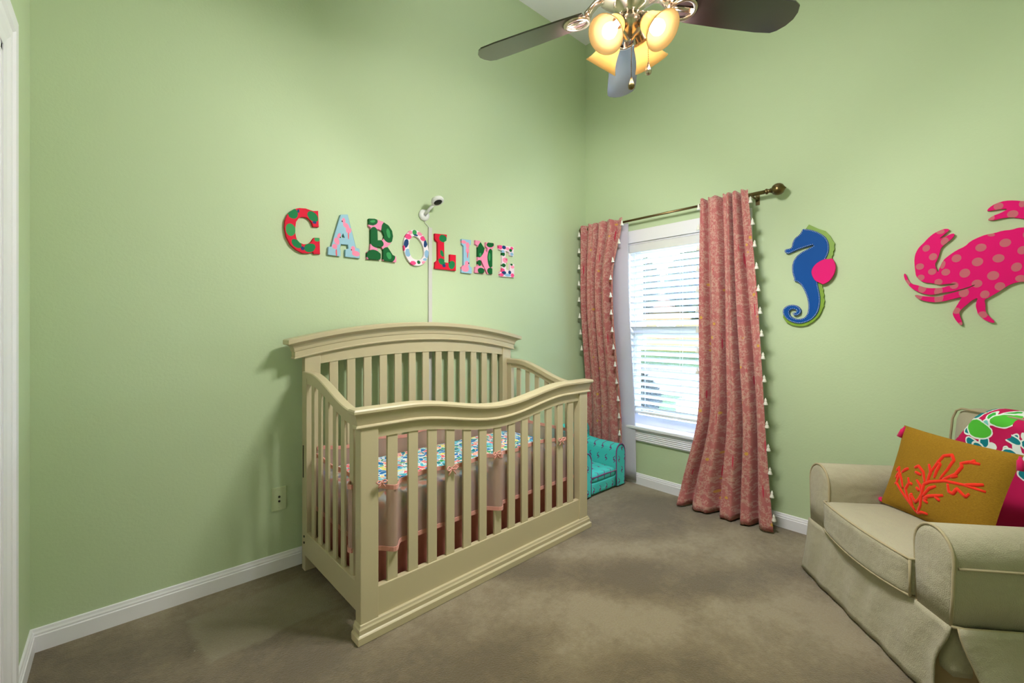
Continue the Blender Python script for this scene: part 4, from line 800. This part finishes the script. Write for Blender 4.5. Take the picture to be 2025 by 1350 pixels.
cb = tag(MB().tube([(1.405, YB - .006, 1.872), (1.408, YB - .006, 1.858), (1.424, YB - .006, 1.846), (1.440, YB - .007, 1.832), (1.443, YB - .008, 1.80)], .0022, 8).build('monitor_cable', M['white'], None, True), 'thin white cable from the baby monitor to the cable cover', 'cable')
M['cover'] = plain('grey_white_plastic', S(200, 198, 192), .5, var=.02)
cv = MB(); cv.box(1.430, 1.456, YB - .012, YB, .08, 1.835)
tag(cv.build('cable_cover', M['cover'], None, bevel=.003), 'white vertical cable cover strip rising behind the crib', 'cable cover')
ol = tag(empty('wall_outlet', (.583, YB, .356)), 'green painted wall plate with two jacks, left of the crib', 'outlet')
M['plate'] = plain('green_painted_plate', S(197, 209, 166), .4, var=.02)
MB().box(-.034, .034, -.007, 0, -.058, .058).build('cover_plate', M['plate'], ol, bevel=.003)
for z in (-.011, .011):
    MB().lathe([(0, .010), (.004, .010), (.0055, .006), (.0055, 0)], 12, Matrix.Translation((0, -.004, z)) @ mw).build('jack', M['bolt'], ol, True)
for z in (-.042, .042): MB().lathe([(0, .0015), (.0028, .001), (.003, 0)], 10, Matrix.Translation((0, -.006, z)) @ mw).build('screw', M['wall'], ol, True)

# ------------------------------------------------------------------ wooden seahorse and crab on the right wall
RW = (0, 0, R(-90))
c = ART['seahorse_body']['c']
sea = tag(empty('wall_seahorse', (XR, -c[0], c[1]), RW), 'blue wooden seahorse wall plaque with green spine and pink fin', 'wall decor')
sb = chaikin(ART['seahorse_body']['p'][0], 1)
M['sea_blue'] = plain('cobalt_blue_paint', S(8, 78, 158), .6, var=.06, vs=8, spec=.15); M['lime'] = plain('lime_green_paint', S(122, 158, 26), .5, var=.06); M['hot_pink'] = plain('hot_pink_paint', S(226, 22, 118), .6, var=.03, spec=.15)
MB().prism([sb], -.020, -.008).build('body', M['sea_blue'], sea, bevel=.001)
g0 = ART['seahorse_green']['p'][0]; gg = []
def scallop(pts, a, b):
    out = []
    for i in range(len(pts)):
        p_, q_ = pts[i], pts[(i + 1) % len(pts)]; out.append(p_)
        if a <= i < b:
            dx, dz = q_[0] - p_[0], q_[1] - p_[1]; L = sqrt(dx*dx + dz*dz); n_ = max(2, int(L / .013))
            for k_ in range(1, n_):
                s_ = k_ / n_; o_ = .0045 * (k_ % 2); out.append((p_[0] + dx*s_ - dz/L*-o_*-1, p_[1] + dz*s_ + dx/L*-o_*-1))
    return out
MB().prism([scallop(g0, 6, 19)], -.014, -.002).build('spine', M['lime'], sea, bevel=.001)
MB().prism([chaikin(ART['seahorse_fin']['p'][0], 1)], -.030, -.016).build('side_fin', M['hot_pink'], sea, bevel=.0015)
bd = MB(); per = []; L = 0; acc = 0
for i in range(len(sb)):
    p_, q_ = sb[i], sb[(i + 1) % len(sb)]; d_ = sqrt((q_[0]-p_[0])**2 + (q_[1]-p_[1])**2); s_ = -acc
    while True:
        s_ += .0085
        if s_ > d_: acc = d_ - (s_ - .0085); break
        nx, nz = (q_[1]-p_[1]) / d_, -(q_[0]-p_[0]) / d_
        x_ = p_[0] + (q_[0]-p_[0]) * s_ / d_ + nx * .004; z_ = p_[1] + (q_[1]-p_[1]) * s_ / d_ + nz * .004
        bd.lathe([(0, .0025), (.0018, .001), (.0022, 0)], 5, Matrix.Translation((x_, -.020, z_)) @ mw)
bo = bd.build('dotted_trim', M['white'], sea); bo['kind'] = 'stuff'
c = ART['crab']['c']; cr = ART['crab']
crab = MB().prism([chaikin(cr['p'][0], 1)], -.016, -.004).build('wall_crab', paintmat('pink_crab_paint', S(226, 14, 112), [tuple(b) + (S(200, 104, 118),) for b in cr['b']], .001), None, bevel=.001)
crab.location = (XR, -c[0], c[1]); crab.rotation_euler = RW
tag(crab, 'hot pink wooden crab wall plaque with pale polka dots', 'wall decor')

# ------------------------------------------------------------------ child's turquoise armchair
kc = tag(empty('child_armchair', (2.628, 2.15, 0)), 'turquoise flamingo-print child armchair in the corner beside the crib', 'armchair')
def kp(name, mb, mat, smooth=True, parent=None): return mb.build(name, M[mat], parent or kc, smooth)
kx0, kx1, ky0, ky1 = -.255, .268, -.205, .215
def arm(x0, x1):
    # arm section in (x,z): straight sides, round top, slightly wider above
    pts = [(x0 + .006, .015), (x0 + .002, .12), (x0, .24)]
    cx_, rx_ = (x0 + x1) / 2, (x1 - x0) / 2
    pts += [(cx_ - rx_ * cos(t_), .262 + .062 * sin(t_)) for t_ in [pi * k / 10 for k in range(11)]]
    pts += [(x1, .24), (x1 - .002, .12), (x1 - .006, .015)]
    return pts
for (x0, x1) in ((kx0, kx0 + .112), (kx1 - .112, kx1)):
    A_ = arm(x0, x1); n = len(A_); v = []; f = []
    for y, s_ in ((ky0 + .0, .93), (ky0 + .006, 1.0), (0, 1.0), (.14, 1.03), (ky1, 1.06)):
        cx_ = (x0 + x1) / 2; v += [(cx_ + (p_[0]-cx_) * min(s_, 1.0), y, .015 + (p_[1] - .015) * s_) for p_ in A_]
    for j in range(4):
        for k in range(n): f.append((j*n+k, j*n+(k+1) % n, (j+1)*n+(k+1) % n, (j+1)*n+k))
    kp('arm', MB().add(v, f + [tuple(range(n))[::-1], tuple(4*n+k for k in range(n))]), 'flam_side', False)
    ap_ = kp('arm_front', MB().prism([[((x0+x1)/2 + (p_[0]-(x0+x1)/2)*.9, .015 + (p_[1]-.015)*.96) for p_ in A_]], ky0 - .004, ky0 + .004), 'flam_front', False)
    MB().tube([(p_[0], ky0 - .001, p_[1]) for p_ in A_], .0045, 6).build('piping', M['mauve'], ap_, True)
kp('backrest', MB().rbox(kx0 + .02, kx1 - .02, .09, ky1, .02, .45, .06, 8), 'flam_front')
kp('seat_base', MB().rbox(kx0 + .10, kx1 - .10, ky0 + .002, .12, .012, .10, .012, 6), 'flam_front')
sc_ = kp('seat_cushion', MB().rbox(kx0 + .113, kx1 - .113, ky0 - .006, .10, .095, .158, .028, 8, lambda q: Vector((q.x, q.y, q.z + .012 * cos(q.x * 8) * (q.z > .12)))), 'flam_top')
MB().tube([(kx0 + .118, ky0 - .004, .138), (0, ky0 - .007, .142), (kx1 - .118, ky0 - .004, .138)], .0048, 6).build('piping', M['mauve'], sc_, True)

# ------------------------------------------------------------------ slipcovered armchair (glider) in the right-hand corner
ch = tag(empty('armchair', (2.552, .663, 0), (0, 0, R(-138.7))), 'cream linen slipcovered armchair with piped seams and a skirt', 'armchair')
def hp(name, mb, mat='linen', smooth=True, parent=None, bevel=0): return mb.build(name, M[mat], parent or ch, smooth, bevel)
WD = .87; DP = .655
def armsec(x0, x1, zb=.275, zt=.566):
    cx_, rx_ = (x0 + x1) / 2, (x1 - x0) / 2; r2 = .085
    pts = [(x0 + .012, zb), (x0 + .004, zb + .10), (x0, zt - r2)]
    pts += [(cx_ - rx_ * cos(t_), zt - r2 + r2 * sin(t_)) for t_ in [pi * k / 14 for k in range(1, 14)]]
    return pts + [(x1, zt - r2), (x1 - .004, zb + .10), (x1 - .012, zb)]
def arm_part(x0, x1):
    A_ = armsec(x0, x1); n = len(A_); v = []; f = []; cx_ = (x0 + x1) / 2
    rows = ((-.004, .90), (0.0, .965), (.012, 1.0), (.2, .995), (.42, .995), (DP - .02, .99))
    for y, s_ in rows: v += [(cx_ + (p_[0]-cx_) * s_, y, .275 + (p_[1]-.275) * s_) for p_ in A_]
    for j in range(len(rows) - 1):
        for k in range(n): f.append((j*n+k, j*n+(k+1) % n, (j+1)*n+(k+1) % n, (j+1)*n+k))
    f += [tuple(range(n))[::-1], tuple((len(rows)-1)*n+k for k in range(n))]
    a_ = hp('arm', MB().add(v, f))
    mb = MB(); mb.tube([(cx_ + (p_[0]-cx_)*.985, .001, .275 + (p_[1]-.275)*.985) for p_ in A_], .0048, 8)
    mb.build('piping', M['linen_piping'], a_, True)
    return a_
a1 = arm_part(.050, .205); a2 = arm_part(.695, .850)
for a_, xx in ((a1, .050), (a2, .850)):
    MB().tube([(xx + (.001 if xx > .4 else -.001), .012, .462), (xx, .3, .458), (xx, DP - .02, .455)], .0042, 8).build('side_seam', M['linen_piping'], a_, True)
# body box under the arms
hp('seat_base', MB().rbox(.07, .83, .012, DP - .01, .10, .30, .02, 6))
# skirt: front and sides, flaring to the carpet, open kick pleats at the corners
def skf(u, v_):
    xr_ = .844 - .050 * smooth01(v_ * 1.7); x = (.048 + (xr_ - .048) * u); fl = v_ * .045
    x = x - (1 - u) * fl
    wv = .003 * v_ * (sin(u * 21) + .6 * sin(u * 47 + 1)) + .004 * sin(u * 33 + 2) * sin(pi * v_)
    return (x, -.002 - .012 * v_ + wv, .278 - v_ * .266)
fs = hp('front_skirt', MB().grid(70, 12, skf))
for q in fs.data.vertices: pass
m_ = fs.modifiers.new('solid', 'SOLIDIFY'); m_.thickness = .005
def sks(sx):
    def fn(u, v_):
        fl = v_ * .05; y0 = .012 + .05 * smooth01(v_ * 1.3)
        y = y0 + (DP - y0) * u; x = (.850 + fl if sx > 0 else .050 - fl) + .005 * v_ * sin(u * 19)
        return (x, y, .278 - v_ * .266)
    return fn
for sx in (1, -1):
    s_ = hp('side_skirt', MB().grid(40, 12, sks(sx))); m_ = s_.modifiers.new('solid', 'SOLIDIFY'); m_.thickness = .005
    MB().tube([sks(sx)(u / 20, .985) for u in range(21)], .0042, 6).build('hem', M['linen_piping'], s_, True)
    MB().tube([sks(sx)(0, v_ / 10) for v_ in range(11)], .003, 6).build('edge_welt', M['linen_piping'], s_, True)
MB().tube([skf(u / 40, .985) for u in range(41)], .0045, 6).build('hem', M['linen_piping'], fs, True)
def pleat(u, v_):
    a_, b_ = Vector(skf(1, v_)) + Vector((-.03, .012, 0)), Vector(sks(1)(0, v_)) + Vector((-.010, .04, 0))
    return a_ + (b_ - a_) * u + Vector((-.012, .02, 0)) * sin(pi * u) * v_
hp('corner_pleat', MB().grid(12, 10, pleat), 'linen_pleat')
# welt running round the base at seat-rail height
wl = [(.05, DP, .276), (.05, .03, .276), (.053, .004, .277), (.25, .000, .279), (.45, -.001, .277), (.65, .0, .279), (.842, .003, .277), (.850, .03, .276), (.85, DP, .274)]
hp('base_welt', MB().tube(wl, .0055, 8), 'linen_piping')
# seat cushion: slightly bowed front, piped edges
def cuf(q):
    t_ = (q.x - .205) / .49; bow_ = .018 * (1 - (2 * t_ - 1) ** 2)
    y = q.y - (bow_ if q.y < .1 else 0); z = q.z + (.020 * (1 - (2*t_-1)**2) * smooth01((q.y + .03) / .2) if q.z > .35 else -.012 * (1 - (2*t_-1)**2) * (q.y < .05))
    return Vector((q.x, y, z))
cu = hp('seat_cushion', MB().rbox(.186, .706, -.024, .50, .280, .418, .022, 14, cuf))
def rimz(x): return .418
top = [cuf(Vector((.190, .03, .412))), ] + [cuf(Vector((.194 + (.698 - .194) * i / 16, -.018, .412))) for i in range(17)] + [cuf(Vector((.702, .03, .412)))]
MB().tube(top, .0045, 8).build('piping', M['linen_piping'], cu, True)
MB().tube([cuf(Vector((.192 + .508 * i / 16, -.018, .286))) for i in range(17)], .0042, 8).build('piping', M['linen_piping'], cu, True)
MB().tube([(.701, -.018, .288), (.702, -.019, .35), (.701, -.018, .41)], .0042, 8).build('piping', M['linen_piping'], cu, True)
def bkf(q): return Vector((q.x, q.y + (q.z - .3) * .10, q.z))
bk = hp('backrest', MB().rbox(.165, .735, .475, .60, .30, .855, .05, 10, bkf))
mb = MB().tube([bkf(Vector(p_)) for p_ in ((.170, .48, .42), (.170, .48, .80), (.185, .48, .838), (.21, .48, .851), (.45, .48, .855), (.69, .48, .851), (.715, .48, .838), (.73, .48, .80), (.73, .48, .42))], .0045, 8)
mb.build('piping', M['linen_piping'], bk, True)
# ------------------------------------------------------------------ pillows on the armchair
CHM = Matrix.Translation((2.552, .663, 0)) @ Matrix.Rotation(R(-138.7), 4, 'Z')
def pillow(name, BLc, BRc, TLc, thick, mat, label, shear=0):
    """corners in the armchair's frame; local x along the bottom edge, z up the face, -y towards the sitter"""
    b, r_, t_ = (CHM @ Vector(q) for q in (BLc, BRc, TLc))
    ex = (r_ - b); w_ = ex.length; ex.normalize(); ez = t_ - b; ez -= ex * ez.dot(ex); h_ = ez.length; ez.normalize(); ey = ez.cross(ex)
    cen = b + ex * w_ / 2 + ez * h_ / 2
    root = tag(empty(name), label, 'pillow'); root.matrix_world = Matrix.Translation(cen) @ Matrix((ex, ey, ez)).transposed().to_4x4()
    def surf(s_, q_, side):
        k = .045
        x = s_ * w_ / 2 * (1 - k * (1 - q_*q_)); z = q_ * h_ / 2 * (1 - k * (1 - s_*s_))
        th = thick * ((1 - abs(s_) ** 2.6) * (1 - abs(q_) ** 2.6)) ** .55
        return Vector((x + shear * z, side * th, z))
    mb = MB(); n = 24
    for side in (-1, 1):
        mb.grid(n, n, lambda u, v_: surf(u*2-1, v_*2-1, side) if side < 0 else surf(1-u*2, v_*2-1, side))
    body = mb.build('pillow_cover', M[mat], root, True)
    return root, surf, w_, h_
thr = tag(empty('throw_blanket', (2.552, .663, 0), (0, 0, R(-138.7))), 'crimson, green and white floral throw draped over the armchair back', 'blanket')
def throwf(u, v_):
    # v 0 behind the back, over the rounded top, then down the front
    L = v_ * .78
    if L < .22: y, z = .684, .86 - .05 - (.22 - L)
    elif L < .38:
        a_ = (L - .22) / .16 * pi; y = .657 - .070 * -cos(a_) * 1.0; y = .597 + .084 * cos(a_) ; z = .815 + .055 * sin(a_)
    else:
        z = .815 - (L - .38); y = bkf(Vector((0, .466, z))).y - .003
    left = .318 - max(0, .86 - z) * .66 if L > .3 else .32
    x = left + (.722 - left) * u
    return (x, y + .004 * sin(u * 17 + v_ * 5) - .002, z + .003 * sin(u * 9))
tb = MB().grid(40, 60, throwf).build('throw_cloth', M['floral'], thr, True, solid=.006)
mr_, ms, mw_, mh_ = pillow('throw_pillow', (.250, .205, .432), (.685, .262, .428), (.262, .262, .785), .042, 'mustard', 'mustard woven pillow with a red coral motif on the armchair seat', .15)
cm = MB()
for lnp in CORAL:
    # subdivide so that the stitched line follows the puffed face
    P = []
    for i in range(len(lnp) - 1):
        for k in range(5):
            s_ = k / 5; P.append((lnp[i][0]*(1-s_)+lnp[i+1][0]*s_, lnp[i][1]*(1-s_)+lnp[i+1][1]*s_))
    P.append(lnp[-1])
    cm.tube([ms(p_[0] * 1.08 + .20, p_[1], -1) + Vector((0, .0028, 0)) for p_ in P], .006, 6, rr=[.0056 + .0018 * sin(3.1 * i_ / max(1, len(P) - 1)) for i_ in range(len(P))])
co_ = cm.build('coral_embroidery', M['coral'], mr_, True); co_['label'] = 'orange-red embroidered coral branch'
def ptassel(s_, q_, d_):
    p_ = ms(s_, q_, -1); e_ = p_ + Vector(d_)
    MB().tube([p_, p_ + Vector(d_) * .25, p_ + Vector(d_) * .3, e_], .006, 8, rr=[.003, .006, .009, .011]).build('corner_tassel', M['magenta'], mr_, True)
ptassel(-.97, .97, (-.012, -.004, -.048)); ptassel(-.97, -.97, (-.045, .03, .004)); ptassel(.97, -.97, (.04, 0, -.004)); ptassel(.97, .97, (.012, -.004, -.046))

# ------------------------------------------------------------------ outside the window
def matte(name, col, rough=.9, **k): return plain(name, col, 1.0, **{**k, 'spec': 0.02})
M['grass'] = matte('lawn', S(26, 38, 15), .9, bs=30, bstr=.4, var=.2, vs=2); M['concrete'] = matte('pale_concrete', S(48, 47, 48), .9, var=.06); M['stucco'] = matte('tan_stucco', S(70, 58, 44), .9, bs=20, var=.05)
M['roof'] = matte('brown_shingle', S(44, 34, 30), .9, bs=15, bstr=.4, var=.15); M['leaf'] = matte('green_leaves', S(17, 27, 11), .8, var=.25, vs=5); M['hedge'] = matte('dark_hedge_leaves', S(6, 9, 6), .85, var=.3, vs=7); M['bark'] = matte('bark', S(96, 78, 62), .9, bs=20, bstr=.5, var=.15)
M['pale'] = matte('pale_painted_metal', S(150, 144, 134), .6, var=.04); M['wglass'] = plain('dark_window_glass', S(52, 62, 72), .1, var=.1)
struct(MB().box(XR + T, 60, -30, 45, -.45, -.35).build('lawn', M['grass']), 'green lawn outside the window')
struct(MB().box(9.5, 16, -30, 45, -.36, -.335).build('street', M['concrete']), 'pale concrete street beyond the lawn')
def foliage(name, root, cen, rad, n, mat, leaf=.12, seed=1):
    rg = random.Random(seed); mb = MB()
    for i in range(n):
        d_ = Vector((rg.gauss(0, 1), rg.gauss(0, 1), rg.gauss(0, 1))).normalized(); q = Vector([cen[j] + d_[j] * rad[j] * (.45 + .55 * rg.random() ** .4) for j in range(3)])
        a_ = Vector((rg.gauss(0, 1), rg.gauss(0, 1), rg.gauss(0, 1))).normalized() * leaf; b_ = a_.orthogonal().normalized() * leaf * .5
        mb.add([q - a_, q + b_, q + a_, q - b_], [(0, 1, 2, 3)])
    o = mb.build(name, M[mat], root); o['kind'] = 'stuff'; return o
hg = tag(empty('hedge', (6.3, 4.14, -.35)), 'dark hedge seen low through the left of the window blind', 'hedge')
foliage('leaves', hg, (0, 0, .42), (.50, .50, .44), 3600, 'hedge', .07, 4); MB().tube([(0, 0, 0), (.02, .05, .3), (0, 0, .7)], .04, 7).build('stem', M['bark'], hg)
for i, (x, y, h, r_, lb) in enumerate(((14, 9.9, 4.4, 1.7, 'leafy tree with a wide crown outside, left in the window'), (20.5, 8.9, 5.2, 2.3, 'leafy tree in front of the tan house outside, right in the window'))):
    tr = tag(empty('street_tree', (x, y, -.35)), lb, 'tree', 'trees outside the window')
    MB().tube([(0, 0, 0), (.05, .03, h * .3), (0, .1, h * .6), (.1, 0, h * .8)], .12, 8, rr=[.16, .13, .1, .05]).build('trunk', M['bark'], tr, True)
    foliage('leaves', tr, (0, 0, h * .72), (r_, r_, h * .36), 8000, 'leaf', .20, 10 + i)
ho = tag(empty('neighbour_house', (32, 17, -.35)), 'tan house with a brown roof across the street outside', 'house')
MB().box(-3, 3, -7, 6, 0, 2.9).build('house_wall', M['stucco'], ho)
MB().add([(-3.6, -7.6, 2.85), (-3.6, 6.6, 2.85), (3.6, 6.6, 2.85), (3.6, -7.6, 2.85), (0, -4, 4.9), (0, 3, 4.9)], [(0, 4, 5, 1), (3, 2, 5, 4), (0, 3, 4), (1, 5, 2), (0, 1, 2, 3)]).build('roof', M['roof'], ho)
for y in (-5, -1, 3.2):
    wf = MB().box(-3.06, -2.98, y - .7, y + .7, .9, 2.1).build('house_window', M['pale'], ho); MB().box(-3.08, -3.0, y - .6, y + .6, 1.0, 2.0).build('pane', M['wglass'], wf)
MB().box(-3.07, -2.98, .6, 1.6, 0, 2.15).build('house_door', M['pale'], ho)
ub = tag(empty('utility_box', (6.6, 3.25, -.35)), 'pale utility box on the lawn seen low through the blind', 'box')
MB().box(-.15, .15, -.15, .15, .05, .42).build('cabinet', M['pale'], ub, bevel=.01); MB().box(-.17, .17, -.17, .17, .42, .45).build('lid', M['pale'], ub, bevel=.01); MB().box(-.19, .19, -.19, .19, 0, .05).build('base_pad', M['concrete'], ub)
